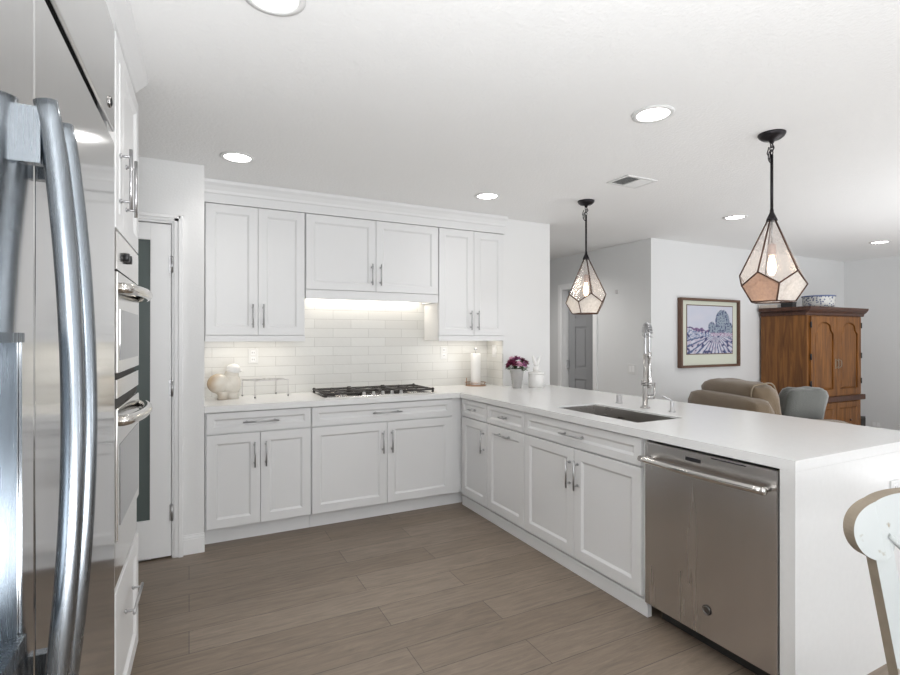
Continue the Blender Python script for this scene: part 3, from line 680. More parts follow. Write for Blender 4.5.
# ------------------------------------------------------------------ things on the counter
def bird():
    t = thing('bird_figurine', 'rounded cream and peach ceramic bird figurine on the counter by the pantry wall', 'figurine', (.235, 4.02, .915))
    b = MB(); b.ell((.190, 4.01, 1.030), (.078, .062, .072)); b.ell((.272, 4.03, 1.022), (.068, .062, .088)); b.ell((.240, 4.02, 1.015), (.075, .060, .062))
    b.ell((.275, 4.03, 1.088), (.048, .044, .052)); part('body', b, M['bird'], t)
    part('head', MB().ell((.285, 4.03, 1.127), (.050, .046, .042)).tube([(.322, 4.03, 1.122), (.350, 4.025, 1.108)], .01, 8, rs=[.014, .003]), M['paper'], t)
    part('feet', MB().lathe((.215, 4.01, .915), [(.036, 0), (.034, .030), (.05, .06)]).lathe((.278, 4.03, .915), [(.046, 0), (.040, .03), (.05, .05)]), M['bird'], t)
bird()
c0 = [Vector(p) for p in ((.358, 4.150, .915), (.428, 3.968, .915), (.672, 4.03, .915), (.610, 4.215, .915))]
t = thing('wire_rack', 'thin white wire rack with four legs on the counter beside the bird figurine', 'rack', (.52, 4.09, .915))
H_ = Vector((0, 0, .125)); mb = MB().tube([p+H_ for p in c0], .003, 6, closed=True)
A, B, C_, D = [p+H_ for p in c0]
for s in (.2, .4, .6, .8): mb.tube([A.lerp(D, s), B.lerp(C_, s)], .0022, 5)
part('top_frame', mb, M['wire'], t)
zz = [B.lerp(C_, k/16)+Vector((0, -.001, .006*math.sin(k*PI/2)+.006)) for k in range(17)]
part('scroll', MB().tube(smooth_path(zz, 3), .0025, 5), M['wire'], t)
for p in c0:
    l = part('leg', MB().tube([p+Vector((0, 0, .012)), p+H_], .003, 6), M['wire'], t)
    part('foot', MB().ell(p+Vector((0, 0, .007)), (.007, .007, .007), 8, 6), M['grey'], l)

def plate(name, label, cat, fn, a, z, w_, h_, kind, grp=None, base=None):
    t = thing(name, label, cat, base, grp)
    mb = MB(); vs = [fn(a+sx*w_/2, z+sz*h_/2, o) for o in (0, .006) for sz in (-1, 1) for sx in (-1, 1)]
    mb.add(vs, [(0,1,3,2),(4,6,7,5),(0,4,5,1),(2,3,7,6),(0,2,6,4),(1,5,7,3)]); part('cover_plate', mb, M['plastic'], t, .002)
    def rec(a_, z_, w2, h2, m, nm, o0=.0055, o1=.0075):
        q = MB(); vs = [fn(a_+sx*w2/2, z_+sz*h2/2, o) for o in (o0, o1) for sz in (-1, 1) for sx in (-1, 1)]
        q.add(vs, [(0,1,3,2),(4,6,7,5),(0,4,5,1),(2,3,7,6),(0,2,6,4),(1,5,7,3)]); return part(nm, q, m, t, .0005)
    if kind == 'outlet':
        for dz in (-.026, .026):
            r = rec(a, z+dz, .032, .034, M['trim'], 'receptacle')
            for da in (-.007, .007):
                q = MB(); vs = [fn(a+da+sx*.0020, z+dz+sz*.007, o) for o in (.0073, .0079) for sz in (-1, 1) for sx in (-1, 1)]
                q.add(vs, [(0,1,3,2),(4,6,7,5),(0,4,5,1),(2,3,7,6),(0,2,6,4),(1,5,7,3)]); part('slot', q, M['grey'], r)
    else:
        n = kind
        for k in range(n): rec(a+(k-(n-1)/2)*.046, z, .033, .066, M['trim'], 'rocker', .0055, .010)
    return t
ft = mapB(4.242)
plate('wall_outlet', 'white outlet on the tile backsplash above the wire rack', 'outlet', ft, .443, 1.215, .072, .115, 'outlet', base=(.443, 4.242, 1.215))
plate('wall_outlet', 'white outlet on the tile backsplash just right of the cooktop', 'outlet', ft, 2.095, 1.218, .072, .115, 'outlet', base=(2.095, 4.242, 1.218))
plate('light_switch', 'white rocker switch on the tiled side return beside the paper towel holder', 'light switch', mapP(2.560), 4.105, 1.232, .072, .115, 1, base=(2.56, 4.105, 1.232))
plate('light_switch', 'double rocker switch plate on the grey hall wall beside the faucet', 'light switch', mapP(4.52), 4.282, .998, .117, .115, 2, base=(4.52, 4.282, .998))
plate('wall_outlet', 'white outlet on the waterfall end of the peninsula behind the dining chair', 'outlet', mapB(1.0775), 2.655, .70, .072, .115, 'outlet', base=(2.655, 1.0775, .70))
solo('wall_sensor', MB().box(4.508, 4.52, 4.50, 4.53, 1.88, 1.925), M['wire'], 'tiny grey sensor high on the hall wall right of the passage door', 'sensor', (4.515, 4.515, 1.9), bev=.002)

# paper towel holder
px_, py_ = 2.362, 4.115
t = thing('paper_towel_holder', 'copper-based holder with a white paper roll in the tiled corner', 'paper towel holder', (px_, py_, .915))
part('base', MB().lathe((px_, py_, .915), [(.095, 0), (.098, .004), (.093, .008), (0, .008)]), M['copper'], t)
part('rim', MB().tube([(px_+.096*math.cos(k*PI/16), py_+.096*math.sin(k*PI/16), .945) for k in range(32)], .003, 6, closed=True)
     .tube([(px_-.096, py_, .92), (px_-.096, py_, .99)], .004, 6).tube([(px_+.096, py_, .92), (px_+.096, py_, .945)], .003, 6), M['copper'], t)
part('paper_roll', MB().lathe((px_, py_, .924), [(.044, 0), (.046, .003), (.046, .284), (.044, .288), (.018, .288)]), M['paper'], t)
part('knob', MB().lathe((px_, py_, 1.208), [(.006, 0), (.006, .03), (.016, .036), (.018, .048), (.010, .058), (0, .060)], 16), M['nickel'], t)

# flowers
vx, vy = 2.57, 3.748
t = thing('flower_vase', 'grey tapered vase of burgundy and pink flowers on the counter at the wall end', 'vase', (vx, vy, .915))
va = MB(); prof = [(.036, 0), (.040, .01), (.055, .12), (.062, .160), (.066, .172), (.060, .172), (.052, .12)]
va.lathe((vx, vy, .915), prof); part('vase_body', va, M['zinc'], t)
for k in range(4):
    zz = .04+k*.033; part('vase_ridge', MB().tube([(vx+(.0405+zz*.125)*math.cos(q*PI/12), vy+(.0405+zz*.125)*math.sin(q*PI/12), .915+zz) for q in range(24)], .002, 5, closed=True), M['zinc'], t)
random.seed(4)
lf = MB()
for k in range(90):
    an = random.uniform(0, 2*PI); r = random.uniform(.02, .088); z = 1.085+random.uniform(-.02, .06); c = Vector((vx+r*math.cos(an), vy+r*math.sin(an), z))
    d = Vector((math.cos(an), math.sin(an), random.uniform(-.7, .4))).normalized()*.032; s = Vector((-math.sin(an), math.cos(an), .2)).normalized()*.012
    lf.add([c-d, c+s+Vector((0, 0, .003)), c+d, c-s], [(0, 1, 2, 3)])
part('leaves', lf, M['leaf'], t)
def bloom(c, n, r, m):
    c = Vector(c); up = (c-Vector((vx, vy, 1.02))).normalized(); a_ = up.cross(Vector((0, 0, 1))); a_ = a_.normalized() if a_.length > .01 else Vector((1, 0, 0)); b_ = up.cross(a_)
    mb = MB()
    for ly in range(3):
        rr = r*(1-ly*.27)
        for k in range(n):
            an = 2*PI*(k+ly*.5)/n; d = (a_*math.cos(an)+b_*math.sin(an)); s = (-a_*math.sin(an)+b_*math.cos(an))
            p = c+up*(.006*ly); q = p+d*rr+up*(.004+.008*ly)
            mb.add([p, p+d*rr*.6+s*rr*.32+up*.004, q, p+d*rr*.6-s*rr*.32+up*.004], [(0, 1, 2, 3)])
    mb.ell(c+up*.012, (r*.25,)*3, 8, 6); part('flower', mb, m, t)
fl_ = []
for (dx, dz, m) in ((-.060, .215, 'burgundy'), (-.072, .190, 'burgundy'), (-.025, .232, 'mauve'), (.010, .240, 'mauve'), (.045, .228, 'burgundy'), (.072, .210, 'burgundy'), (.050, .195, 'mauve'), (.008, .200, 'pink'), (-.030, .205, 'burgundy'), (-.048, .238, 'pink')):
    # spread across the view: along the direction (0.89,-0.45), pulled to the front
    sx, sy = .891*dx, -.454*dx; fr_ = math.sqrt(max(.0064-dx*dx, .0004))*.8*(1 if dz < .225 else .2)
    bloom((vx+sx-.454*fr_, vy+sy-.891*fr_, .925+dz), 9, .041 if m != 'pink' else .040, M[m])
for (dx, dy, z) in ((.05, .03, .20), (-.04, .05, .205), (.0, .05, .23), (-.01, 0, .245), (.06, 0, .215)): bloom((vx+dx, vy+dy, .925+z), 9, .032, M['burgundy'])

cxn, cyn = 2.760, 3.722
t = thing('ceramic_canister', 'white ceramic canister with two upright pale ears on its lid beside the vase', 'canister', (cxn, cyn, .915))
part('jar', MB().lathe((cxn, cyn, .915), [(.066, 0), (.070, .004), (.070, .110), (.068, .114), (0, .114)]), M['porcelain'], t)
part('lid', MB().lathe((cxn, cyn, 1.029), [(.070, 0), (.073, .004), (.073, .018), (.068, .022), (.03, .030), (0, .030)]), M['porcelain'], t)
part('head', MB().ell((cxn-.01, cyn-.01, 1.078), (.030, .026, .030), 14, 10), M['porcelain'], t)
for sgn, ln in ((-1, .11), (1, .105)):
    p = Vector((cxn-.008, cyn-.01, 1.095)); d = Vector((.891*sgn*.32+.02, -.454*sgn*.32, 1)).normalized()
    part('ear', MB().tube([p+d*ln*s for s in (0, .2, .5, .8, 1)], .01, 8, rs=[.009, .015, .019, .013, .003]), M['porcelain'], t)

# ------------------------------------------------------------------ ceiling fixtures
def spot(loc, power, name='downlight_beam'):
    l = bpy.data.lights.new(name, 'SPOT'); l.energy = power; l.spot_size = math.radians(150); l.spot_blend = 1; l.shadow_soft_size = .07; l.color = (1.0, .975, .94)
    o = bpy.data.objects.new(name, l); COL.objects.link(o); o.location = loc; return o
pos = [((.241, 1.715), 'round recessed ceiling light at the top edge nearest the refrigerator'),
       ((.262, 3.35), 'round recessed ceiling light in front of the left wall cabinet'),
       ((2.05, 3.39), 'round recessed ceiling light in front of the right wall cabinet'),
       ((2.02, 1.78), 'large round recessed ceiling light above the ceiling vent, left of the nearer pendant'),
       ((4.412, 2.966), 'round recessed ceiling light between the two pendants over the living room'),
       ((7.045, 2.99), 'round recessed ceiling light over the armoire')]
first = None
for (x, y), lab in pos:
    if first is None:
        t = thing('recessed_light', lab, 'ceiling light', (x, y, CEIL), 'recessed ceiling lights')
        part('trim_ring', MB().lathe((x, y, CEIL), [(.100, -.0005), (.100, -.005), (.078, -.007), (.075, -.003), (.075, -.0005)], 32), M['plastic'], t)
        part('diffuser', MB().lathe((x, y, CEIL), [(.0749, -.001), (.0745, -.003), (0, -.003)], 32), M['lamp_on'], t)
        first = t
    else:
        t = copy_tree(first); t.location = (x, y, CEIL); t['label'] = lab
    spot((x, y, CEIL-.03), 6)
# air vent
t = thing('ceiling_vent', 'white rectangular air vent in the ceiling between the two pendants', 'vent', (2.755, 2.615, CEIL))
vx0, vx1, vy0, vy1 = 2.64, 2.88, 2.535, 2.70
part('frame', MB().box(vx0-.02, vx1+.02, vy0-.02, vy0, CEIL-.008, CEIL-.0005).box(vx0-.02, vx1+.02, vy1, vy1+.02, CEIL-.008, CEIL-.0005).box(vx0-.02, vx0, vy0, vy1, CEIL-.008, CEIL-.0005).box(vx1, vx1+.02, vy0, vy1, CEIL-.008, CEIL-.0005).box((vx0+vx1)/2-.006, (vx0+vx1)/2+.006, vy0, vy1, CEIL-.008, CEIL-.0005), M['plastic'], t, .001)
part('backing', MB().box(vx0, vx1, vy0, vy1, CEIL-.0015, CEIL-.0005), M['grey'], t)
for h, (xa, xb, tilt) in enumerate(((vx0, (vx0+vx1)/2-.006, -1), ((vx0+vx1)/2+.006, vx1, 1))):
    mb = MB()
    for k in range(9):
        y = vy0+.01+k*.0172; mb.add([(xa, y, CEIL-.002), (xb, y, CEIL-.002), (xb, y+tilt*.011, CEIL-.0085), (xa, y+tilt*.011, CEIL-.0085)], [(0, 1, 2, 3)])
    part('louvers', mb, M['plastic'], t)

# pendants
def pendant(x, y, lab, az0, amber):
    t = thing('pendant_light', lab, 'pendant light', (x, y, CEIL), 'faceted glass pendants')
    part('canopy', MB().lathe((x, y, CEIL), [(.066, -.0005), (.066, -.006), (.060, -.018), (.045, -.030), (.015, -.036), (.010, -.05), (0, -.05)], 28), M['bronze'], t)
    lk = MB()
    for k in range(3):
        cz = CEIL-.060-k*.020; a_ = k*PI/2
        lk.tube([(x+.010*math.cos(q*PI/6)*math.cos(a_), y+.010*math.cos(q*PI/6)*math.sin(a_), cz+.015*math.sin(q*PI/6)) for q in range(12)], .0028, 6, closed=True)
    lk.tube([(x-.022, y+.002, CEIL-.075), (x-.034, y+.004, CEIL-.11), (x-.020, y, CEIL-.145), (x-.012, y, CEIL-.10)], .003, 6)
    lk.tube(smooth_path([(x, y, CEIL-.05), (x+.02, y, CEIL-.075), (x-.02, y, CEIL-.10), (x-.03, y, CEIL-.14), (x-.008, y, CEIL-.16)], 5), .003, 6)
    part('chain', lk, M['bronze'], t)
    part('rod', MB().cyl((x, y, CEIL-.115), (x, y, 2.035), .0075, 12), M['bronze'], t)
    ap = Vector((x, y, 2.030)); RA, RB, RC = .152, .158, .106; zA, zB, zC = 1.700, 1.637, 1.550
    fwd = math.atan2(-y, -x)     # azimuth towards the camera; azimuths below count from it, positive = photo right
    def pt(r, deg, z): an = fwd+math.radians(deg); return Vector((x+r*math.cos(an), y+r*math.sin(an), z))
    A = [pt(RA, az0+72*k, zA) for k in range(5)]; B = [pt(RB, az0+36+72*k, zB) for k in range(5)]; C = [pt(RC, az0+36+72*k, zC) for k in range(5)]
    part('shade_cap', MB().lathe((x, y, 1.985), [(.028, 0), (.024, .012), (.010, .045), (.009, .06)], 16), M['bronze'], t)
    cm = MB()
    tops = [ap.lerp(a_, .10) for a_ in A]
    for k in range(5):
        for p, q in ((ap, A[k]), (A[k], B[k]), (A[(k+1) % 5], B[k]), (B[k], C[k]), (C[k], C[(k+1) % 5])): cm.tube([p, q], .0042, 6)
    part('metal_frame', cm, M['came'], t)
    for k in range(5):
        g = MB().add([ap, A[k], B[k], A[(k+1) % 5]], [(0, 1, 2, 3)]); g2 = MB().add([B[k-1], A[k], B[k], C[k], C[k-1]], [(0, 1, 2, 3, 4)])
        part('glass_panel', g, M['glass_clear'], t); part('glass_panel', g2, M['glass_amber'] if k in amber else M['glass_white'], t, label='amber glass panel' if k in amber else None)
    part('stem', MB().cyl((x, y, 2.0), (x, y, 1.86), .004, 8), M['nickel'], t)
    s = part('socket', MB().lathe((x, y, 1.80), [(.018, 0), (.020, .004), (.020, .055), (.012, .062)], 16), M['socket'], t)
    part('bulb', MB().lathe((x, y, 1.69), [(0, 0), (.010, .003), (.019, .02), (.022, .045), (.018, .075), (.012, .10), (.012, .112)], 16), M['bulb'], t)
    l = bpy.data.lights.new('pendant_glow', 'POINT'); l.energy = 0.35; l.color = (1.0, .78, .55); l.shadow_soft_size = .03
    o = bpy.data.objects.new('pendant_glow', l); COL.objects.link(o); o.location = (x, y, 1.655)
pendant(2.832, 3.160, 'smaller looking faceted glass pendant with a dark rod, farther over the peninsula', 15, ())
pendant(2.785, 1.665, 'larger looking faceted glass pendant with a dark rod, nearer over the peninsula', -24, (0,))
# under-cabinet lamps
def puck(x0, x1, y, z, power, lab):
    solo('cabinet_light', MB().box(x0, x1, y-.015, y+.015, z-.010, z), M['plastic'], lab, 'light', ((x0+x1)/2, y, z-.01))
    area('undercabinet_light', ((x0+x1)/2, y, z-.013), (0, 0, 0), x1-x0-.02, .02, power, (1.0, .93, .82))
puck(.16, .72, 4.06, 1.372, .8, 'slim lamp strip hidden under the left wall cabinet')
puck(1.96, 2.50, 4.06, 1.372, .8, 'slim lamp strip hidden under the right wall cabinet')
puck(.84, 1.84, 4.215, 1.7195, 2.4, 'slim lamp strip hidden under the range hood insert')

# ------------------------------------------------------------------ living room
# framed picture
t = thing('framed_picture', 'framed watercolour landscape with cream mat on the living room wall', 'picture', (5.5, 4.01, 1.4))
fX0, fX1, fZ0, fZ1 = 4.938, 5.985, 1.012, 1.812
part('frame', MB().box(fX0, fX1, 3.955, 4.008, fZ1-.028, fZ1).box(fX0, fX1, 3.955, 4.008, fZ0, fZ0+.028).box(fX0, fX0+.028, 3.955, 4.008, fZ0+.028, fZ1-.028).box(fX1-.028, fX1, 3.955, 4.008, fZ0+.028, fZ1-.028), M['frame'], t, .002)
part('mat_board', MB().box(fX0+.028, fX1-.028, 3.985, 3.992, fZ0+.028, fZ1-.028), M['mat'], t)
ax0, ax1, az0, az1 = 5.065, 5.870, 1.172, 1.728
part('inner_line', MB().box(ax0-.010, ax1+.010, 3.982, 3.985, az0-.010, az1+.010), M['frame'], t)
N1, N2 = 120, 84; vs = []; cols = []
def lp(a, b, t_): return tuple(a[i]*(1-t_)+b[i]*t_ for i in range(3))
sky, navy, blue, teal, mauve, white = (.55, .58, .68), (.05, .06, .16), (.14, .20, .36), (.14, .24, .30), (.30, .16, .30), (.62, .62, .70)
for j in range(N2+1):
    for i in range(N1+1):
        u, v = i/N1, j/N2; vs.append((ax0+(ax1-ax0)*u, 3.981, az0+(az1-az0)*v))
        n1 = noise.noise((u*14, v*14, 0)); n2 = noise.noise((u*34, v*34, 5)); n3 = noise.noise((u*6, v*6, 9))
        c_ = lp(sky, white, .5+.5*n3)
        hill = .56-.16*u+.05*n1
        if v < hill: c_ = lp(blue, white, max(0, min(1, .55+1.5*n2))) if abs(v-hill) > .045 else lp(navy, mauve, .5+n2)
        if v < .30+.10*u: c_ = lp(white, mauve, max(0, min(1, .18+.8*n1)))
        if v < .36+.10*u and math.sin(math.atan2(v-.42, u-.62)*34+n1*1.2) > .45: c_ = lp(navy, blue, .5+.5*n2)
        if n1 > .34 and v < .5: c_ = navy
        for (cx_, cz_, rx, rz) in ((.77, .68, .16, .25), (.93, .50, .09, .16), (.53, .55, .08, .12), (.64, .50, .08, .10)):
            d = math.hypot((u-cx_)/rx, (v-cz_)/rz)+.10*n2
            if d < 1: c_ = lp(lp(teal, white, .35), navy, max(0, min(1, .30+1.6*n2+.8*(d-.6))))
        if abs(v-.40-.02*n1) < .035 and u > .5: c_ = lp(mauve, white, .5+n2)
        cols.append((*[max(0, x_) for x_ in c_], 1))
fs = [(j*(N1+1)+i, j*(N1+1)+i+1, (j+1)*(N1+1)+i+1, (j+1)*(N1+1)+i) for j in range(N2) for i in range(N1)]
art = MB().add(vs, fs); ao = part('artwork', art, M['vcol'], t)
ca = ao.data.color_attributes.new('Col', 'FLOAT_COLOR', 'POINT')
for k, v in enumerate(ao.data.vertices):
    u_ = v.co.x+5.5; z_ = v.co.z+1.4
    i = round((u_-ax0)/(ax1-ax0)*N1); j = round((z_-az0)/(az1-az0)*N2); ca.data[k].color = cols[j*(N1+1)+i]

# armoire
AX0, AX1, AY0, AY1 = 6.435, 7.625, 3.42, 3.985
t = thing('armoire', 'tall reddish brown wooden armoire with two arched panel doors in the living room corner', 'armoire', (7.03, 3.70, 0))
part('carcass', MB().box(AX0, AX1, AY0+.02, AY1, .06, 1.625), M['armoire'], t, .004)
part('plinth', MB().box(AX0-.02, AX1+.02, AY0-.005, AY1, 0, .09), M['armoire_dark'], t, .006)
cr = MB(); cr.prism([(0, 1.622), (.012, 1.625), (.016, 1.650), (.045, 1.675), (.062, 1.700), (.066, 1.724), (0, 1.724)], lambda o, z, d: (d, AY0+.02-o, z) if False else (d, AY0+.02-o, z), AX0-.05, AX1+.05)
cr.box(AX0, AX1, AY0+.02, AY1, 1.622, 1.724); cr.box(AX0-.015, AX0, AY0+.02, AY1, 1.625, 1.660).box(AX0-.05, AX0, AY0+.015, AY1, 1.680, 1.724).box(AX1, AX1+.05, AY0+.015, AY1, 1.680, 1.724)
part('cornice', cr, M['armoire_dark'], t, .003)
part('waist_moulding', MB().box(AX0-.012, AX1+.05, AY0-.012, AY1, .575, .640), M['armoire_dark'], t, .006)
fa = mapB(AY0+.02)
def arch_door(a0, a1, z0, z1, hinge_side):
    d = MB(); st = .075; T = .022
    # frame with an ogee arched opening and a raised panel
    def archz(s): s2 = abs(s-.5)*2; return z1-.065-.10*(s2**2.2) - (.045 if s2 > .72 else 0)
    K = 24; i0, i1 = a0+st, a1-st
    top = [(i0+(i1-i0)*k/K, archz(k/K)) for k in range(K+1)]
    d.box(a0, i0, AY0+.02-T, AY0+.02, z0, z1).box(i1, a1, AY0+.02-T, AY0+.02, z0, z1).box(i0, i1, AY0+.02-T, AY0+.02, z0, z0+st)
    poly = [(i0, z1)]+top+[(i1, z1)]
    for k in range(K):
        p, q = top[k], top[k+1]; d.add([fa(p[0], p[1], T), fa(q[0], q[1], T), fa(q[0], z1, T), fa(p[0], z1, T)], [(0, 1, 2, 3)]); d.add([fa(p[0], p[1], T), fa(q[0], q[1], T), fa(q[0], q[1], 0), fa(p[0], p[1], 0)], [(0, 1, 2, 3)])
    dd = part('door', d, M['armoire'], t)
    pn = MB(); outer = [(i0+.002, z0+st+.002), (i1-.002, z0+st+.002)]+[(x_, z_-.002) for x_, z_ in reversed(top)]
    cx_ = (a0+a1)/2; cz_ = (z0+z1)/2
    inner = [(cx_+(x_-cx_)*.80, cz_+(z_-cz_)*.93) for x_, z_ in outer]
    n_ = len(outer); vs_ = [fa(x_, z_, .004) for x_, z_ in outer]+[fa(x_, z_, .016) for x_, z_ in inner]
    pn.add(vs_, [(k, (k+1) % n_, n_+(k+1) % n_, n_+k) for k in range(n_)]+[tuple(range(n_, 2*n_))])
    part('door_panel', pn, M['armoire'], dd)
    hx_ = a0-.004 if hinge_side < 0 else a1+.004
    for z in (z0+.16, (z0+z1)/2, z1-.10): part('hinge', MB().cyl(fa(hx_, z-.035, T), fa(hx_, z+.035, T), .011, 8), M['black'], dd)
    kx = a1-.03 if hinge_side < 0 else a0+.03
    part('knob', MB().box(kx-.010, kx+.010, AY0-.004, AY0-.001, .98, 1.10).tube(smooth_path([fa(kx, 1.09, T), fa(kx, 1.075, T+.03), fa(kx, 1.01, T+.03), fa(kx, .99, T)], 4), .005, 6), M['chair_edge'], dd)
arch_door(AX0+.045, (AX0+AX1)/2-.002, .655, 1.610, -1); arch_door((AX0+AX1)/2+.002, AX1-.045, .655, 1.610, 1)
dmid = (AX0+AX1)/2
for a0, a1 in ((AX0+.045, dmid-.002), (dmid+.002, AX1-.045)):
    d = part('lower_door', panel(fa, a0, a1, .11, .565, .07), M['armoire'], t)
    part('knob', MB().ell(fa((a0+a1)/2, .34, .04), (.015, .012, .015), 10, 8), M['armoire_dark'], d)
# on the armoire
t = thing('porcelain_bowl', 'white porcelain bowl with blue pattern on top of the armoire', 'bowl', (6.98, 3.60, 1.724))
part('bowl_body', MB().lathe((6.98, 3.60, 1.724), [(.12, 0), (.155, .010), (.168, .04), (.168, .125), (.172, .13), (.172, .150), (.160, .150), (.155, .06), (0, .02)], 36), M['bowl'], t)
part('rim_band', MB().tube([(6.98+.170*math.cos(k*PI/18), 3.60+.170*math.sin(k*PI/18), 1.868) for k in range(36)], .010, 6, closed=True), mat('blue_rim', (.12, .16, .30), .3, var=.6, vscale=50), t)
t = thing('book', 'flat pale book lying on the left end of the armoire top under the pendant', 'book', (6.48, 3.87, 1.724))
part('cover', MB().box(6.39, 6.58, 3.76, 3.975, 1.7245, 1.729).box(6.39, 6.58, 3.76, 3.975, 1.755, 1.760).box(6.39, 6.395, 3.76, 3.975, 1.729, 1.755), M['book'], t)
part('pages', MB().box(6.395, 6.575, 3.765, 3.970, 1.729, 1.755), M['paper'], t)
t = thing('black_box', 'small black box on the armoire beside the flat book', 'box', (6.47, 3.67, 1.724))
part('box_body', MB().box(6.43, 6.51, 3.60, 3.735, 1.7245, 1.770), M['black'], t, .002); part('box_lid', MB().box(6.427, 6.513, 3.597, 3.738, 1.770, 1.785), M['black'], t, .002)

# tan armchair seen from behind, with cushions
def soft_box(dx, dy, dz, p=4.0, n=28, m=18, wr=.0, seed=0):
    mb = MB()
    def fn(d):
        k = (abs(d.x)**p+abs(d.y)**p+abs(d.z)**p)**(-1/p); q = d*k
        if wr: q = q*(1+wr*noise.noise((q.x*2.2+seed, q.y*2.2, q.z*2.2)))
        return q
    return mb.ell((0, 0, 0), (dx, dy, dz), n, m, fn)
ang = math.atan2(-.36, .93)
CH = Matrix.Translation((4.245, 2.665, 0)) @ Matrix.Rotation(ang, 4, 'Z')      # local x: facing, local y: along the back
def placed(mb, lx, ly, lz, rx=0, ry=0, rz=0): return mb.xf(CH @ Matrix.Translation((lx, ly, lz)) @ Matrix.Rotation(rz, 4, 'Z') @ Matrix.Rotation(ry, 4, 'Y') @ Matrix.Rotation(rx, 4, 'X'))
t = thing('armchair', 'wide tan corduroy armchair seen from behind across the peninsula', 'armchair', CH @ Vector((.45, .5, 0)))
part('back', placed(soft_box(.11, .53, .38, 7), .11, .53, .455, ry=-.06), M['tan'], t)
part('seat', placed(soft_box(.42, .50, .15, 7), .50, .53, .30), M['tan'], t)
for ly in (.09, .97): part('arm', placed(soft_box(.45, .10, .27, 6), .52, ly, .37), M['tan'], t)
for lx in (.08, .88):
    for ly in (.08, .98): part('leg', MB().xf(Matrix()).lathe(CH @ Vector((lx, ly, 0)), [(.018, 0), (.026, .12)], 12), M['frame'], t)
bc = part('back_cushion', placed(soft_box(.125, .44, .25, 5, wr=.05), .235, .55, .705, ry=-.16), M['tan'], t)
# piping around the near end of the back cushion
def loop(dx, dz, y, lx, lz, ry):
    pts = []
    for k in range(40):
        an = 2*PI*k/40; cxx, czz = math.cos(an), math.sin(an); q = (abs(cxx)**5+abs(czz)**5)**(-1/5)
        pts.append(CH @ (Matrix.Translation((lx, .55, lz)) @ Matrix.Rotation(ry, 4, 'Y') @ Vector((cxx*q*dx, y, czz*q*dz))))
    return pts
part('piping', MB().tube(loop(.122, .247, -.36, .235, .705, -.16), .007, 6, closed=True), M['piping'], bc)
pb = solo('throw_pillow', placed(soft_box(.215, .07, .215, 7.0, wr=.05, seed=4), .60, .24, .70, rx=.22, rz=.10), M['bluepillow'], 'grey blue velvet throw pillow leaning in the tan armchair', 'pillow', CH @ Vector((.60, .24, .48)))

# outlets low on the right wall, and a small black box by the armoire
fr_w = mapP(8.43)
plate('wall_outlet', 'double white outlet plate low on the far right living room wall, nearer the armoire', 'outlet', fr_w, 3.62, .16, .12, .115, 2, base=(8.43, 3.62, .16))
plate('wall_outlet', 'white outlet low on the far right living room wall at the edge of the picture', 'outlet', fr_w, 3.36, .165, .08, .12, 'outlet', base=(8.43, 3.36, .165))
t = thing('dark_floor_box', 'small black box on the floor beside the armoire', 'speaker', (7.83, 3.62, 0))
part('floor_box_body', MB().box(7.74, 7.88, 3.50, 3.66, 0.0, .33), M['black'], t, .006); part('floor_box_front', MB().box(7.755, 7.865, 3.494, 3.501, .03, .31), M['dark'], t)

# ------------------------------------------------------------------ dining chair (its seat faces the camera side)
t = thing('dining_chair', 'distressed white dining chair with curved top rail in front of the waterfall counter end', 'chair', (1.68, .45, 0))
def yb(z): return .40+(z-.45)*.50 if z > .45 else .40
def yback(z): return .585+(z-.70)*.25
xL, xR = 1.455, 1.875; xm = (xL+xR)/2
# top rail: scrolled ends, curved
rail = MB(); TH = .034; K = 28
HL = (xR-xL+.030)/2; ZE = .965-.038; RE = (ZE-.815)/2
def rmap(x, z, d): bow = .030*(1-min(1, abs(x-xm)/((xR-xL)/2))**2); return Vector((x, yback(z)+d+bow, z))
xsR = [xm+sg*(HL+RE*math.sin(q*PI/20)) for sg in (-1,) for q in range(10, 0, -1)]+[xm-HL+2*HL*k/60 for k in range(61)]+[xm+HL+RE*math.sin(q*PI/20) for q in range(1, 11)]
vs, n_ = [], len(xsR)
for x in xsR:
    e_ = abs(x-xm)/HL
    zt_ = ZE-RE+(.965-ZE+RE)*max(0, 1-(abs(x-xm)/(HL+RE))**4)**.5
    dd_ = HL-abs(x-xm)         # distance inwards from the scroll centre
    if dd_ <= 0: zb_ = ZE-RE-math.sqrt(max(0, RE**2-dd_**2))
    else:
        zc_ = ZE-RE-math.sqrt(max(0, RE**2-dd_**2)) if dd_ < RE*.97 else 9
        zb_ = min(zc_, .868-.030*e_**2)
    for d in (-TH/2, TH/2): vs += [rmap(x, zb_, d), rmap(x, zt_, d)]
fs = []
for k in range(n_-1):
    a_, b_ = k*4, k*4+4; fs += [(a_, b_, b_+1, a_+1), (a_+2, a_+3, b_+3, b_+2), (a_+1, b_+1, b_+3, a_+3), (a_, a_+2, b_+2, b_)]
faceF = MB().add(vs, fs)
ro = part('top_rail', faceF, [M['chair'], M['chair_edge']], t)
for p in ro.data.polygons:
    if abs(p.normal.y) < .5: p.material_index = 1
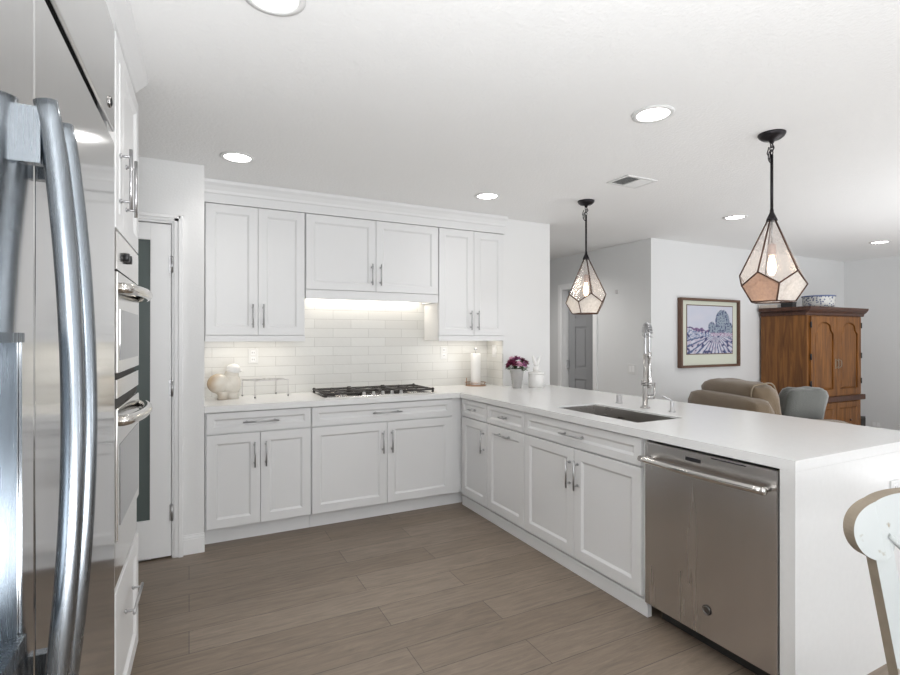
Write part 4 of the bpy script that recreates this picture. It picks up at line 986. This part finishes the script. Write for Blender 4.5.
for xx, sg in ((xL, 1), (xR, -1)):
    pb_ = MB(); W = .024
    zs = [0, .25, .45, .60, .72, .82, .87]; 
    rows = []
    for z in zs:
        y = yback(z) if z >= .45 else yback(.45)-(.45-z)*-.12*0+(.45-z)*.10
        x = xx+sg*.010*(z-.87)*-1*0; rows.append((x, y, z))
    for k in range(len(rows)-1):
        (x, y, z), (x2, y2, z2) = rows[k], rows[k+1]
        pb_.add([(x-W, y-.012, z), (x+W, y-.012, z), (x+W, y+.018, z), (x-W, y+.018, z), (x2-W, y2-.012, z2), (x2+W, y2-.012, z2), (x2+W, y2+.018, z2), (x2-W, y2+.018, z2)],
                [(0, 1, 5, 4), (1, 2, 6, 5), (2, 3, 7, 6), (3, 0, 4, 7)]+([(0, 3, 2, 1)] if k == 0 else [])+([(4, 5, 6, 7)] if k == len(rows)-2 else []))
    po = part('back_post', pb_, [M['chair'], M['chair_edge']], t)
    for p in po.data.polygons:
        if abs(p.normal.x) > .5: p.material_index = 1
for k in range(2):
    # crossing curved back slats
    a_, b_ = (xL+.02, xR-.02) if k == 0 else (xR-.02, xL+.02)
    pts = [Vector((a_+(b_-a_)*s, yback(.50+.37*s)+.008*(1-2*k), .50+.37*s)) for s in [q/12 for q in range(13)]]
    part('back_slat', MB().tube(pts, .012, 8, flat=.6), M['chair'], t)
part('seat', MB().box(xL-.03, xR+.03, .13, .56, .435, .465), M['chair'], t, .012, seg=3)
part('apron', MB().box(xL+.01, xR-.01, .165, .185, .365, .434).box(xL-.005, xL+.015, .18, .52, .365, .434).box(xR-.015, xR+.005, .18, .52, .365, .434), M['chair'], t, .002)
for xx in (xL, xR): part('front_leg', MB().lathe((xx, .17, 0), [(.014, 0), (.017, .05), (.022, .30), (.026, .34), (.026, .434)], 14), M['chair'], t)
t.rotation_euler = (0, 0, math.radians(-25)); t.location = (1.658, .40, 0)
# ------------------------------------------------------------------ added fill spots outside the view, brightening hall and bedroom
spot((3.75, 5.0, CEIL-.03), 44, 'hall_fill'); spot((6.0, 5.6, CEIL-.03), 16, 'bedroom_fill')
